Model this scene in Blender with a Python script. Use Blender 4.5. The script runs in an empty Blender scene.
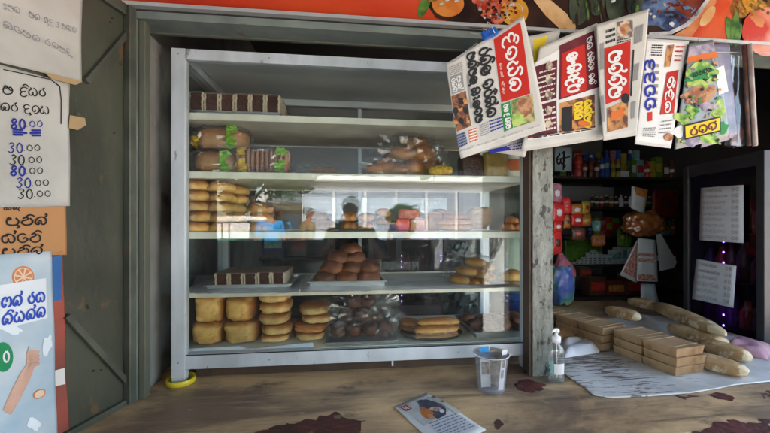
import bpy, bmesh, math, random
from mathutils import Vector, Matrix, noise
random.seed(7)
PI = math.pi
S = bpy.context.scene
COL = S.collection
R = math.radians
# ---------------------------------------------------------------- frame of the shop front
YAW = math.atan2(350, 3215)
CY, SY = math.cos(YAW), math.sin(YAW)
OX, OY, OZ = -0.6726, 1.1, 0.945
CAM = Vector((0, 0, 1.45))
FPX, CXP, HYP = 350.0, 385.0, 225.0
ZAX = Vector((0, 0, 1))
def W(u, v, w):
    return Vector((OX + u*CY - v*SY, OY + u*SY + v*CY, OZ + w))
def ray(px, py):
    return Vector(((px-CXP)/FPX, 1.0, (HYP-py)/FPX))
CU = (0-OX)*CY + (0-OY)*SY
CV = -(0-OX)*SY + (0-OY)*CY
CW = CAM.z - OZ
def P(px, py, v):
    d = ray(px, py)
    du = d.x*CY + d.y*SY; dv = -d.x*SY + d.y*CY
    t = (v-CV)/dv
    return CU+du*t, CW+d.z*t
def G(px, py, w=0.0):
    d = ray(px, py)
    du = d.x*CY + d.y*SY; dv = -d.x*SY + d.y*CY
    t = (w-CW)/d.z
    return CU+du*t, CV+dv*t
# ---------------------------------------------------------------- materials
MATS = {}
def newmat(name):
    m = bpy.data.materials.new(name); m.use_nodes = True
    nt = m.node_tree; nt.nodes.clear()
    return m, nt, nt.nodes.new, nt.links.new
def rgb(c): return (c[0], c[1], c[2], 1)
def hexc(h, k=1.0):
    h = h.lstrip('#'); o = []
    for i in (0, 2, 4):
        c = int(h[i:i+2], 16)/255
        o.append((c/12.92 if c <= .04045 else ((c+.055)/1.055)**2.4)*k)
    return tuple(o)
def M(name, c, rough=.6, metal=0, c2=None, scale=8, amt=.5, bump=0, bscale=None, stretch=(1, 1, 1), emit=0, spec=.5, detail=5, lo=.35, hi=.65, c3=None, lo3=.6, hi3=.66, scale3=3, coat=0):
    if name in MATS: return MATS[name]
    m, nt, N, Lk = newmat(name)
    out = N('ShaderNodeOutputMaterial'); b = N('ShaderNodeBsdfPrincipled')
    Lk(b.outputs[0], out.inputs[0])
    b.inputs['Roughness'].default_value = rough; b.inputs['Metallic'].default_value = metal
    b.inputs['Base Color'].default_value = rgb(c)
    b.inputs['Specular IOR Level'].default_value = (.12 if any(k in name for k in ('paper','print','ink','ph_','pr_','banner','lf_','box','blue')) else spec)
    b.inputs['Coat Weight'].default_value = coat
    tc = N('ShaderNodeTexCoord'); mp = N('ShaderNodeMapping'); Lk(tc.outputs['Object'], mp.inputs[0])
    mp.inputs['Scale'].default_value = stretch
    if c2 is None: c2 = tuple(x*.8 for x in c)
    nz = N('ShaderNodeTexNoise'); nz.inputs['Scale'].default_value = scale; nz.inputs['Detail'].default_value = detail
    Lk(mp.outputs[0], nz.inputs['Vector'])
    rp = N('ShaderNodeMapRange'); rp.inputs[1].default_value = lo; rp.inputs[2].default_value = hi
    Lk(nz.outputs[0], rp.inputs[0])
    mx = N('ShaderNodeMix'); mx.data_type = 'RGBA'
    mx.inputs[6].default_value = rgb(c); mx.inputs[7].default_value = rgb(c2)
    ml = N('ShaderNodeMath'); ml.operation = 'MULTIPLY'; ml.inputs[1].default_value = amt
    Lk(rp.outputs[0], ml.inputs[0]); Lk(ml.outputs[0], mx.inputs[0])
    col = mx.outputs[2]
    if c3 is not None:
        n3 = N('ShaderNodeTexNoise'); n3.inputs['Scale'].default_value = scale3; n3.inputs['Detail'].default_value = 8; n3.inputs['Roughness'].default_value = .65
        Lk(mp.outputs[0], n3.inputs['Vector'])
        r3 = N('ShaderNodeMapRange'); r3.inputs[1].default_value = lo3; r3.inputs[2].default_value = hi3
        Lk(n3.outputs[0], r3.inputs[0])
        m3 = N('ShaderNodeMix'); m3.data_type = 'RGBA'; Lk(col, m3.inputs[6]); m3.inputs[7].default_value = rgb(c3)
        Lk(r3.outputs[0], m3.inputs[0]); col = m3.outputs[2]
    Lk(col, b.inputs['Base Color'])
    if bump:
        bp = N('ShaderNodeBump'); bp.inputs['Strength'].default_value = bump; bp.inputs['Distance'].default_value = .01
        nb = N('ShaderNodeTexNoise'); nb.inputs['Scale'].default_value = bscale or scale*3; nb.inputs['Detail'].default_value = 6
        Lk(mp.outputs[0], nb.inputs['Vector']); Lk(nb.outputs[0], bp.inputs['Height']); Lk(bp.outputs[0], b.inputs['Normal'])
    if emit:
        b.inputs['Emission Color'].default_value = rgb(c); b.inputs['Emission Strength'].default_value = emit
    MATS[name] = m
    return m
def glass_mat(name, f0=.04, tint=(1, 1, 1), rough=0.0, bump=0, bscale=30, haze=0.0, hazec=(.8, .8, .8)):
    """thin clear sheet: transparent + mirror by Schlick, optional haze of white diffuse"""
    if name in MATS: return MATS[name]
    m, nt, N, Lk = newmat(name)
    out = N('ShaderNodeOutputMaterial')
    tr = N('ShaderNodeBsdfTransparent'); tr.inputs[0].default_value = rgb(tint)
    gl = N('ShaderNodeBsdfGlossy'); gl.inputs['Roughness'].default_value = rough
    lw = N('ShaderNodeLayerWeight'); lw.inputs[0].default_value = .5
    pw = N('ShaderNodeMath'); pw.operation = 'POWER'; pw.inputs[1].default_value = 5; Lk(lw.outputs['Facing'], pw.inputs[0])
    ma = N('ShaderNodeMath'); ma.operation = 'MULTIPLY_ADD'; ma.inputs[1].default_value = 1-f0; ma.inputs[2].default_value = f0
    Lk(pw.outputs[0], ma.inputs[0])
    mx = N('ShaderNodeMixShader'); Lk(ma.outputs[0], mx.inputs[0]); Lk(tr.outputs[0], mx.inputs[1]); Lk(gl.outputs[0], mx.inputs[2])
    sh = mx.outputs[0]
    if haze:
        df = N('ShaderNodeBsdfDiffuse'); df.inputs[0].default_value = rgb(hazec)
        m2 = N('ShaderNodeMixShader'); Lk(sh, m2.inputs[1]); Lk(df.outputs[0], m2.inputs[2])
        tc = N('ShaderNodeTexCoord'); nz = N('ShaderNodeTexNoise'); nz.inputs['Scale'].default_value = 14; nz.inputs['Detail'].default_value = 6
        Lk(tc.outputs['Object'], nz.inputs['Vector'])
        mr = N('ShaderNodeMapRange'); mr.inputs[1].default_value = .3; mr.inputs[2].default_value = .7; mr.inputs[3].default_value = haze*.4; mr.inputs[4].default_value = haze*1.6
        Lk(nz.outputs[0], mr.inputs[0]); Lk(mr.outputs[0], m2.inputs[0]); sh = m2.outputs[0]
    if bump:
        bp = N('ShaderNodeBump'); bp.inputs['Strength'].default_value = bump; bp.inputs['Distance'].default_value = .02
        tc = N('ShaderNodeTexCoord'); nb = N('ShaderNodeTexNoise'); nb.inputs['Scale'].default_value = bscale; nb.inputs['Detail'].default_value = 4; nb.inputs['Distortion'].default_value = 1.2
        Lk(tc.outputs['Object'], nb.inputs['Vector']); Lk(nb.outputs[0], bp.inputs['Height']); Lk(bp.outputs[0], gl.inputs['Normal'])
    Lk(sh, out.inputs[0])
    MATS[name] = m
    return m
def bread_mat(name, top, side, lo=.35, hi=.8, rough=.55, rim=False):
    """crust: baked darker on the upper side, paler round the flanks, with mottling"""
    if name in MATS: return MATS[name]
    m, nt, N, Lk = newmat(name)
    out = N('ShaderNodeOutputMaterial'); b = N('ShaderNodeBsdfPrincipled'); Lk(b.outputs[0], out.inputs[0])
    b.inputs['Roughness'].default_value = rough
    tc = N('ShaderNodeTexCoord'); sp = N('ShaderNodeSeparateXYZ'); Lk(tc.outputs['Generated'], sp.inputs[0])
    nz = N('ShaderNodeTexNoise'); nz.inputs['Scale'].default_value = 22; nz.inputs['Detail'].default_value = 6; Lk(tc.outputs['Object'], nz.inputs['Vector'])
    ad = N('ShaderNodeMath'); ad.operation = 'MULTIPLY_ADD'; ad.inputs[1].default_value = .55; Lk(nz.outputs[0], ad.inputs[0]); Lk(sp.outputs[2], ad.inputs[2])
    if rim:      # crust shows round the edge of the torn end, the crumb face stays pale
        nz.inputs['Scale'].default_value = 9
        def mm(op, a, bb):
            x = N('ShaderNodeMath'); x.operation = op
            for i_, q_ in enumerate((a, bb)):
                if q_ is None: continue
                if isinstance(q_, (int, float)): x.inputs[i_].default_value = q_
                else: Lk(q_, x.inputs[i_])
            return x.outputs[0]
        ax_ = mm('ABSOLUTE', mm('SUBTRACT', sp.outputs[0], .5), None); az_ = mm('ABSOLUTE', mm('SUBTRACT', sp.outputs[2], .45), None)
        mxx = mm('MAXIMUM', mm('MAXIMUM', ax_, az_), mm('SUBTRACT', sp.outputs[1], .0))
        Lk(mm('MULTIPLY', mxx, 2.0), ad.inputs[2])
    mr = N('ShaderNodeMapRange'); mr.inputs[1].default_value = lo+.27; mr.inputs[2].default_value = hi+.27; mr.interpolation_type = 'SMOOTHSTEP'; Lk(ad.outputs[0], mr.inputs[0])
    mx = N('ShaderNodeMix'); mx.data_type = 'RGBA'; mx.inputs[6].default_value = rgb(side); mx.inputs[7].default_value = rgb(top)
    Lk(mr.outputs[0], mx.inputs[0])
    n2 = N('ShaderNodeTexNoise'); n2.inputs['Scale'].default_value = 60; n2.inputs['Detail'].default_value = 8; Lk(tc.outputs['Object'], n2.inputs['Vector'])
    hs = N('ShaderNodeMix'); hs.data_type = 'RGBA'; hs.blend_type = 'MULTIPLY'; hs.inputs[0].default_value = .5
    cr = N('ShaderNodeMapRange'); cr.inputs[1].default_value = .3; cr.inputs[2].default_value = .7; cr.inputs[3].default_value = .6; cr.inputs[4].default_value = 1.15
    Lk(n2.outputs[0], cr.inputs[0])
    oi = N('ShaderNodeObjectInfo'); orr = N('ShaderNodeMapRange'); orr.inputs[3].default_value = .72; orr.inputs[4].default_value = 1.12; Lk(oi.outputs['Random'], orr.inputs[0])
    vr = N('ShaderNodeMix'); vr.data_type = 'RGBA'; vr.blend_type = 'MULTIPLY'; vr.inputs[0].default_value = 1; Lk(mx.outputs[2], vr.inputs[6]); Lk(orr.outputs[0], vr.inputs[7])
    n5 = N('ShaderNodeTexNoise'); n5.inputs['Scale'].default_value = 26; n5.inputs['Detail'].default_value = 9; n5.inputs['Roughness'].default_value = .7; Lk(tc.outputs['Object'], n5.inputs['Vector'])
    r5 = N('ShaderNodeMapRange'); r5.inputs[1].default_value = .56; r5.inputs[2].default_value = .68; r5.inputs[4].default_value = .65; Lk(n5.outputs[0], r5.inputs[0])
    v5 = N('ShaderNodeMix'); v5.data_type = 'RGBA'; Lk(r5.outputs[0], v5.inputs[0]); Lk(vr.outputs[2], v5.inputs[6]); v5.inputs[7].default_value = rgb(tuple(x*.55 for x in top))
    Lk(v5.outputs[2], hs.inputs[6]); Lk(cr.outputs[0], hs.inputs[7]); Lk(hs.outputs[2], b.inputs['Base Color'])
    bp = N('ShaderNodeBump'); bp.inputs['Strength'].default_value = .6; bp.inputs['Distance'].default_value = .004; Lk(n5.outputs[0], bp.inputs['Height']); Lk(bp.outputs[0], b.inputs['Normal'])
    MATS[name] = m
    return m
# ---------------------------------------------------------------- mesh accumulator
class MB:
    def __init__(s): s.v = []; s.f = []; s.m = []; s.mi = 0; s.X = None; s.sm = []; s.smooth = False
    def add(s, vs, fs, mi=None, smooth=None):
        o = len(s.v)
        for p in vs:
            p = Vector(p)
            s.v.append(s.X @ p if s.X is not None else p)
        for f in fs:
            s.f.append([i+o for i in f]); s.m.append(s.mi if mi is None else mi); s.sm.append(s.smooth if smooth is None else smooth)
        return s
    def box(s, x0, y0, z0, x1, y1, z1, mi=None):
        v = [(x0,y0,z0),(x1,y0,z0),(x1,y1,z0),(x0,y1,z0),(x0,y0,z1),(x1,y0,z1),(x1,y1,z1),(x0,y1,z1)]
        return s.add(v, [(0,3,2,1),(4,5,6,7),(0,1,5,4),(1,2,6,5),(2,3,7,6),(3,0,4,7)], mi, False)
    def prism(s, poly, z0, z1, mi=None, axis='z'):
        n = len(poly)
        def q(a, b, c): return (a, b, c) if axis == 'z' else ((a, c, b) if axis == 'y' else (c, a, b))
        v = [q(a, b, z0) for a, b in poly]+[q(a, b, z1) for a, b in poly]
        f = [tuple(range(n))[::-1], tuple(range(n, 2*n))]+[(i, (i+1) % n, (i+1) % n+n, i+n) for i in range(n)]
        return s.add(v, f, mi, False)
    def lathe(s, prof, cx=0, cy=0, seg=20, mi=None, smooth=True):
        n = len(prof); v = []; f = []
        for r, z in prof:
            for k in range(seg):
                a = 2*PI*k/seg; v.append((cx+r*math.cos(a), cy+r*math.sin(a), z))
        for i in range(n-1):
            for k in range(seg):
                k2 = (k+1) % seg
                f.append((i*seg+k, i*seg+k2, (i+1)*seg+k2, (i+1)*seg+k))
        if prof[0][0] > 1e-5: f.append(tuple(range(seg))[::-1])
        if prof[-1][0] > 1e-5: f.append(tuple(range((n-1)*seg, n*seg)))
        return s.add(v, f, mi, smooth)
    def tube(s, pts, r, seg=8, mi=None):
        pts = [Vector(p) for p in pts]; n = len(pts); v = []; f = []
        for i, p in enumerate(pts):
            d = (pts[min(i+1, n-1)]-pts[max(i-1, 0)]).normalized()
            a = d.orthogonal().normalized() if abs(d.z) > .99 else d.cross(ZAX).normalized(); b = d.cross(a)
            rr = r[i] if isinstance(r, (list, tuple)) else r
            for k in range(seg):
                t = 2*PI*k/seg; v.append(p+a*math.cos(t)*rr+b*math.sin(t)*rr)
        for i in range(n-1):
            for k in range(seg):
                k2 = (k+1) % seg; f.append((i*seg+k, i*seg+k2, (i+1)*seg+k2, (i+1)*seg+k))
        f.append(tuple(range(seg))[::-1]); f.append(tuple(range((n-1)*seg, n*seg)))
        return s.add(v, f, mi, True)
    def blob(s, c, r, e1=1.0, e2=1.0, seg=20, rings=12, nz=0.0, ns=3.0, seed=0, flat=None, rz=0, mi=None, smooth=True, fn=None):
        """superellipsoid with noise: e<1 is boxier"""
        def sp(x, e): return math.copysign(abs(x)**e, x)
        v = []; f = []; cr, sr = math.cos(rz), math.sin(rz)
        for i in range(rings+1):
            th = -PI/2+PI*i/rings
            for k in range(seg):
                ph = 2*PI*k/seg
                x = sp(math.cos(th), e1)*sp(math.cos(ph), e2); y = sp(math.cos(th), e1)*sp(math.sin(ph), e2); z = sp(math.sin(th), e1)
                q = Vector((x, y, z))
                if nz:
                    q *= 1+nz*noise.noise(Vector((x*ns+seed*7.3, y*ns+seed*3.1, z*ns+seed)))
                if flat is not None and q.z < flat: q.z = flat+(q.z-flat)*.12
                if fn: q = fn(q)
                X, Y, Z = q.x*r[0], q.y*r[1], q.z*r[2]
                v.append((c[0]+X*cr-Y*sr, c[1]+X*sr+Y*cr, c[2]+Z))
        for i in range(rings):
            for k in range(seg):
                k2 = (k+1) % seg; f.append((i*seg+k, i*seg+k2, (i+1)*seg+k2, (i+1)*seg+k))
        return s.add(v, f, mi, smooth)
    def build(s, name, mats, parent=None, loc=None, rz=None, bevel=0, mw=None):
        me = bpy.data.meshes.new(name)
        me.from_pydata([tuple(p) for p in s.v], [], s.f); me.update()
        if not isinstance(mats, (list, tuple)): mats = [mats]
        for m in mats: me.materials.append(m)
        for p, mi, sm in zip(me.polygons, s.m, s.sm): p.material_index = min(mi, len(mats)-1); p.use_smooth = sm
        o = bpy.data.objects.new(name, me); COL.objects.link(o)
        if parent: o.parent = parent
        if mw is not None: o.matrix_world = mw
        if loc is not None: o.location = loc
        if rz is not None: o.rotation_euler = (0, 0, rz)
        if bevel:
            b = o.modifiers.new('bevel', 'BEVEL'); b.width = bevel; b.segments = 2; b.limit_method = 'ANGLE'
        return o
def tag(o, label, cat, group=None, kind=None):
    if kind: o['kind'] = kind
    if label: o['label'] = label
    if cat: o['category'] = cat
    if group: o['group'] = group
    return o
def struct(o, label=None):
    o['kind'] = 'structure'
    if label: o['label'] = label
    return o
def thing(name, label, cat, uvw=(0, 0, 0), rz=0.0, group=None):
    o = bpy.data.objects.new(name, None); COL.objects.link(o); o.empty_display_size = .05
    o.location = W(*uvw); o.rotation_euler = (0, 0, YAW+rz)
    return tag(o, label, cat, group)
def solo(mb, name, mats, label, cat, uvw=(0, 0, 0), rz=0.0, group=None, bevel=0):
    o = mb.build(name, mats, None, W(*uvw), YAW+rz, bevel)
    return tag(o, label, cat, group)
def kids(o): return [c for c in bpy.data.objects if c.parent == o]
def copy_tree(o, parent=None):
    c = o.copy(); COL.objects.link(c)
    if parent is not None: c.parent = parent
    for ch in kids(o): copy_tree(ch, c)
    return c
def dup(src, uvw, rz, label, group=None, sc=None):
    c = copy_tree(src); c.location = W(*uvw); c.rotation_euler = (0, 0, YAW+rz); c['label'] = label
    if group: c['group'] = group
    if sc: c.scale = sc
    return c
ORD = ['first', 'second', 'third', 'fourth', 'fifth', 'sixth', 'seventh', 'eighth', 'ninth', 'tenth', 'eleventh', 'twelfth']
# ---------------------------------------------------------------- writing: strokes of Sinhala letters and digits
GL = {
 'ra': (.8, [[(.3,.8),(.1,.5),(.18,.12),(.45,0),(.72,.15),(.75,.5),(.55,.78),(.5,1.0),(.72,1.12)]]),
 'na': (1.0, [[(.22,.35),(.36,.22),(.28,.02),(.1,.1),(.05,.45),(.25,.85),(.6,1),(.9,.75),(.92,.3),(.7,0),(.5,.15),(.52,.45),(.3,.5)]]),
 'ma': (1.0, [[(.3,.98),(.12,.9),(.2,.7),(.4,.75),(.35,.95),(.1,.75),(.03,.35),(.2,.02),(.6,0),(.9,.2),(.92,.6),(.72,.85),(.55,.65),(.7,.45),(.88,.5)]]),
 'pa': (.95, [[(.28,.98),(.1,.9),(.2,.72),(.35,.85),(.2,1),(.05,.6),(.1,.15),(.45,0),(.8,.12),(.9,.55),(.7,.95)]]),
 'ya': (1.1, [[(.2,1),(.35,.85),(.2,.7),(.05,.5),(.12,.1),(.35,0),(.52,.25),(.5,.5)],[(.52,.25),(.7,0),(.95,.1),(1.02,.5),(.85,.85),(.62,1)]]),
 'ka': (1.1, [[(.3,.3),(.42,.18),(.3,0),(.1,.1),(.05,.4),(.3,.55),(.55,.5),(.6,.2),(.8,0),(1,.2),(.95,.5),(.7,.58)],[(.1,.6),(.2,.95),(.55,1.15),(.9,.95),(1,.65)]]),
 'da': (.85, [[(.75,.85),(.45,1),(.12,.85),(.05,.55),(.3,.42),(.6,.5),(.3,.4),(.1,.2),(.2,-.1),(.55,-.2),(.8,0)]]),
 'va': (.9, [[(.3,.5),(.45,.35),(.3,.2),(.1,.3),(.05,.65),(.3,.97),(.65,.95),(.88,.6),(.8,.2),(.5,0),(.25,.05)]]),
 'la': (1.0, [[(.5,.45),(.35,.55),(.3,.3),(.55,.2),(.75,.45),(.65,.8),(.35,.85),(.08,.6),(.08,.2),(.4,-.02),(.8,.05),(.97,.4),(.92,.8)]]),
 'sa': (1.1, [[(.35,.75),(.15,.8),(.05,.5),(.12,.1),(.35,0),(.52,.25),(.5,.5)],[(.52,.25),(.7,0),(.95,.1),(1.02,.5),(.85,.85),(.5,1),(.35,.9),(.5,.75)]]),
 'dda': (.9, [[(.15,.85),(.35,1),(.55,.85),(.4,.65),(.15,.55),(.05,.3),(.25,.02),(.6,0),(.85,.25),(.85,.65),(.65,.9)]]),
 'tta': (.85, [[(.7,.8),(.45,1),(.1,.85),(.02,.4),(.25,.02),(.6,.05),(.8,.35),(.6,.55),(.45,.4)]]),
 'ga': (1.0, [[(.3,.35),(.4,.2),(.25,.02),(.08,.2),(.05,.6),(.3,.97),(.55,.8),(.5,.5)],[(.55,.8),(.8,.95),(.97,.6),(.9,.15),(.65,0)]]),
 'cha': (.95, [[(.25,.5),(.4,.4),(.3,.2),(.1,.3),(.05,.65),(.3,.95),(.7,.9),(.9,.5),(.7,.1),(.35,-.02)],[(.7,.9),(.9,1.1)]]),
 'AA': (.5, [[(.05,.95),(.3,.8),(.3,.5),(.15,.35),(.3,.2),(.35,0)]]),
 'NG': (.45, [[(.2,.65),(.05,.5),(.2,.35),(.35,.5),(.2,.65)]]),
 'E': (.55, [[(.4,.9),(.15,.95),(.05,.7),(.25,.55),(.4,.7),(.25,.5),(.1,.25),(.3,0),(.45,.15)]]),
 '0': (.7, [[(.35,1),(.08,.7),(.08,.25),(.35,0),(.6,.25),(.6,.7),(.35,1)]]),
 '3': (.7, [[(.08,.85),(.35,1),(.58,.78),(.3,.55),(.6,.3),(.35,0),(.05,.15)]]),
 '8': (.75, [[(.6,.85),(.3,1),(.1,.75),(.35,.52),(.62,.25),(.35,0),(.08,.25),(.35,.52),(.6,.8)]]),
 '.': (.35, [[(.12,.06),(.2,.06)]]), '-': (.6, [[(.05,.4),(.5,.42)]]), ' ': (.45, []),
 'I': (.0, [[(-.65,1.08),(-.4,1.32),(-.1,1.22),(-.05,1.02)]]),
 'U': (.0, [[(-.3,-.02),(-.1,-.18),(-.3,-.36)]]),
 'H': (.0, [[(-.25,1.0),(-.12,1.3),(-.3,1.38)]]),
 'Y': (.0, [[(-.2,0),(-.6,-.3),(-.95,-.1)]]),
}
def cr_pts(c, n=4):
    if len(c) < 3: return [Vector(p) for p in c]
    c = [Vector(p) for p in c]; o = []
    for i in range(len(c)-1):
        p0 = c[max(i-1, 0)]; p1 = c[i]; p2 = c[i+1]; p3 = c[min(i+2, len(c)-1)]
        for k in range(n):
            t = k/n
            o.append(.5*((2*p1)+(p2-p0)*t+(2*p0-5*p1+4*p2-p3)*t*t+(3*p1-p0-3*p2+p3)*t**3))
    o.append(c[-1]); return o
def strokes(text):
    """text: space separated glyph keys -> (list of polylines, width); '_' is a blank"""
    x = 0; out = []
    for g in text.split(' '):
        if g == '': continue
        if g == '_': x += .5; continue
        w, ss = GL[g]
        for st in ss: out.append([(p[0]+x, p[1]) for p in cr_pts(st)])
        x += w*1.02+(.12 if w else 0)
    return out, max(x-.1, .1)
class Sheet:
    """a real sheet on a plane in space; print is laid on it by photo coordinates measured on that plane"""
    def __init__(s, org, ax, n, bend=None, flip=False):
        s.o = Vector(org); s.n = Vector(n).normalized(); s.ax = (Vector(ax)-s.n*Vector(ax).dot(s.n)).normalized()
        s.ay = s.n.cross(s.ax).normalized(); s.bend = bend
        if s.ay.z < 0: s.ay = -s.ay
        if (CAM-s.o).dot(s.n) < 0: s.n = -s.n
        s.items = []; s.mats = []
        s.mw = Matrix.Translation(s.o) @ Matrix((s.ax, s.ay, s.ax.cross(s.ay))).transposed().to_4x4()
        s.sg = 1 if s.ax.cross(s.ay).dot(s.n) > 0 else -1
    def q(s, px, py):
        d = ray(px, py); t = (s.o-CAM).dot(s.n)/d.dot(s.n); p = CAM+d*t-s.o
        return Vector((p.dot(s.ax), p.dot(s.ay)))
    def z(s, a, b): return (s.bend(a, b) if s.bend else 0)*s.sg
    def base(s, mb, pts, th=.0015, n=8, mi=0, off=0.0):
        c = [s.q(*p) for p in pts] if not isinstance(pts[0], Vector) else pts
        if len(c) == 4:
            v = []; f = []
            for side in (0, 1):
                for j in range(n+1):
                    for i in range(n+1):
                        a = i/n; b = j/n
                        p = (c[0]*(1-a)+c[1]*a)*(1-b)+(c[3]*(1-a)+c[2]*a)*b
                        v.append((p.x, p.y, s.z(p.x, p.y)+s.sg*(off-(th if side else 0))))
            N1 = (n+1)**2
            for j in range(n):
                for i in range(n):
                    a = j*(n+1)+i; f.append((a, a+1, a+n+2, a+n+1)); f.append((a+N1+n+1, a+N1+n+2, a+N1+1, a+N1))
            for i in range(n):
                a = i; f.append((a, a+N1, a+1+N1, a+1)); a = n*(n+1)+i; f.append((a, a+1, a+1+N1, a+N1))
                a = i*(n+1); f.append((a, a+n+1, a+n+1+N1, a+N1)); a = i*(n+1)+n; f.append((a, a+N1, a+n+1+N1, a+n+1))
            mb.add(v, f, mi, True)
        else:
            k = len(c)
            v = [(p.x, p.y, s.z(p.x, p.y)+s.sg*off) for p in c]+[(p.x, p.y, s.z(p.x, p.y)+s.sg*(off-th)) for p in c]
            mb.add(v, [tuple(range(k)), tuple(range(k, 2*k))[::-1]]+[(i, i+k, (i+1) % k+k, (i+1) % k) for i in range(k)], mi, False)
    def poly(s, mb, pts, mi, lay=1, vec=False):
        c = pts if vec else [s.q(*p) for p in pts]
        if len(c) == 4 and not vec:
            n = 12; v = []; f = []
            for j in range(n+1):
                for i in range(n+1):
                    a = i/n; b = j/n; p = (c[0]*(1-a)+c[1]*a)*(1-b)+(c[3]*(1-a)+c[2]*a)*b
                    v.append((p.x, p.y, s.z(p.x, p.y)+s.sg*(.0003+lay*.0005)))
            for j in range(n):
                for i in range(n): a = j*(n+1)+i; f.append((a, a+1, a+n+2, a+n+1))
            mb.add(v, f, mi, True)
        else:
            mb.add([(p.x, p.y, s.z(p.x, p.y)+s.sg*(.0003+lay*.0005)) for p in c], [tuple(range(len(c)))], mi, False)
    def ell(s, mb, cx, cy, rx, ry, mi, lay=1, rot=0, n=20, wob=0):
        pts = []
        for k in range(n):
            a = 2*PI*k/n; rr = 1+wob*noise.noise(Vector((math.cos(a)*1.5+cx, math.sin(a)*1.5+cy, lay)))
            x = math.cos(a)*rx*rr; y = math.sin(a)*ry*rr
            pts.append((cx+x*math.cos(rot)-y*math.sin(rot), cy+x*math.sin(rot)+y*math.cos(rot)))
        s.poly(mb, [s.q(*p) for p in pts], mi, lay, True)
    def text(s, mb, txt, quad, mi, sw=.13, lay=3, jit=0):
        """quad: photo coords TL,TR,BR,BL in reading direction"""
        c = [s.q(*p) for p in quad]; st, w = strokes(txt)
        ys = [y for l_ in st for x, y in l_]; y0_, y1_ = min(min(ys), 0), max(max(ys), 1 if max(ys) > .5 else .8)
        def mp(x, y):
            a = x/w; b = 1-(y-y0_)/(y1_-y0_)
            return (c[0]*(1-a)+c[1]*a)*(1-b)+(c[3]*(1-a)+c[2]*a)*b
        h = ((c[3]-c[0]).length+(c[2]-c[1]).length)/2*sw/2*.68
        li = 0
        for line in st:
            if jit: jx, jy, js = (noise.noise(Vector((li*3.3, w, 1)))*jit, noise.noise(Vector((li*2.1, w, 5)))*jit, noise.noise(Vector((li*1.7, w, 9)))*jit*1.5)
            else: jx = jy = js = 0
            pts = [mp(x+jx+js*y, y+jy) for x, y in line]; v = []; n = len(pts); li += 1
            for i, p in enumerate(pts):
                d = pts[min(i+1, n-1)]-pts[max(i-1, 0)]
                if d.length < 1e-9: d = Vector((1, 0))
                d.normalize(); nn = Vector((-d.y, d.x))*h
                for q in (p+nn, p-nn): v.append((q.x, q.y, s.z(q.x, q.y)+s.sg*(.0003+lay*.0005+i*4e-6+li*2e-5)))
            mb.add(v, [(2*i, 2*i+1, 2*i+3, 2*i+2) for i in range(n-1)], mi, False)
    def lines(s, mb, quad, rows, mi, sw=.35, lay=2, seed=0):
        """small running print as broken bars"""
        rnd = random.Random(seed)
        q = [Vector(p) for p in quad]
        def mp(a, b):
            p = (q[0]*(1-a)+q[1]*a)*(1-b)+(q[3]*(1-a)+q[2]*a)*b
            return (p.x, p.y)
        for r in range(rows):
            x = 0; b0 = (r+.5-sw/2)/rows; b1 = (r+.5+sw/2)/rows
            while x < .95:
                e = min(1, x+rnd.uniform(.06, .18)); s.poly(mb, [s.q(*mp(x, b0)), s.q(*mp(e, b0)), s.q(*mp(e, b1)), s.q(*mp(x, b1))], mi, lay, True); x = e+rnd.uniform(.02, .05)
    def obj(s, mb, name, mats, parent=None):
        o = mb.build(name, mats)
        if parent is not None: o.parent = parent
        else: o.matrix_world = s.mw
        return o
# ================================================================= materials used
alu = M('aluminium', (.62,.67,.72), .36, .2, c2=(.40,.44,.46), scale=9, amt=.9, detail=10, bump=.08, stretch=(1,1,.4), c3=(.16,.15,.13), lo3=.63, hi3=.70, scale3=30)
rail_w = M('white_rail', (.80,.81,.80), .45)
alu_edge = M('aluminium_dull', (.35,.35,.35), .5, .3, scale=20)
shelf_m = M('shelf_enamel', (.84,.81,.68), .4, c2=(.45,.42,.34), scale=9, amt=.5, bump=.04, c3=(.25,.2,.14), lo3=.66, hi3=.72, scale3=12)
pane_m = glass_mat('window_glass', .038, (.93,.96,.95), 0, haze=.004)
clear_m = glass_mat('clear_glass', .04, (.92,.95,.95))
steel_green = M('steel_green_grey_paint', (.060,.064,.045), .42, .15, c2=(.026,.028,.020), scale=3.2, amt=1, detail=12, lo=.42, hi=.58, bump=.4, bscale=14, c3=(.13,.08,.04), lo3=.60, hi3=.68, scale3=16, stretch=(1,1,.55))
steel_light = M('steel_light_grey_paint', (.165,.195,.175), .5, .1, c2=(.09,.11,.10), scale=10, amt=.8, bump=.1, c3=(.12,.08,.05), lo3=.63, hi3=.68, scale3=16)
olive = M('olive_jamb', (.09,.095,.068), .6, c2=(.05,.055,.04), scale=9, bump=.15)
cement = M('cement_wall', (.20,.20,.185), .9, c2=(.13,.13,.12), scale=9, amt=.8, bump=.35, c3=(.07,.065,.06), lo3=.6, hi3=.68, scale3=7)
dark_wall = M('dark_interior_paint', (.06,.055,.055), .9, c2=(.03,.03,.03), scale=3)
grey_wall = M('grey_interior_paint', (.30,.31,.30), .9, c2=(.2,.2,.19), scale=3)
peel = M('peeling_white_paint', (.21,.215,.185), .75, c2=(.10,.105,.085), scale=18, amt=.9, detail=10, bump=.8, bscale=60, c3=(.035,.03,.025), lo3=.56, hi3=.60, scale3=38, stretch=(1,1,.6))
oldwood = M('weathered_dark_wood', (.075,.045,.03), .8, c2=(.04,.028,.02), scale=12, stretch=(1,1,.15), bump=.4)
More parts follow.
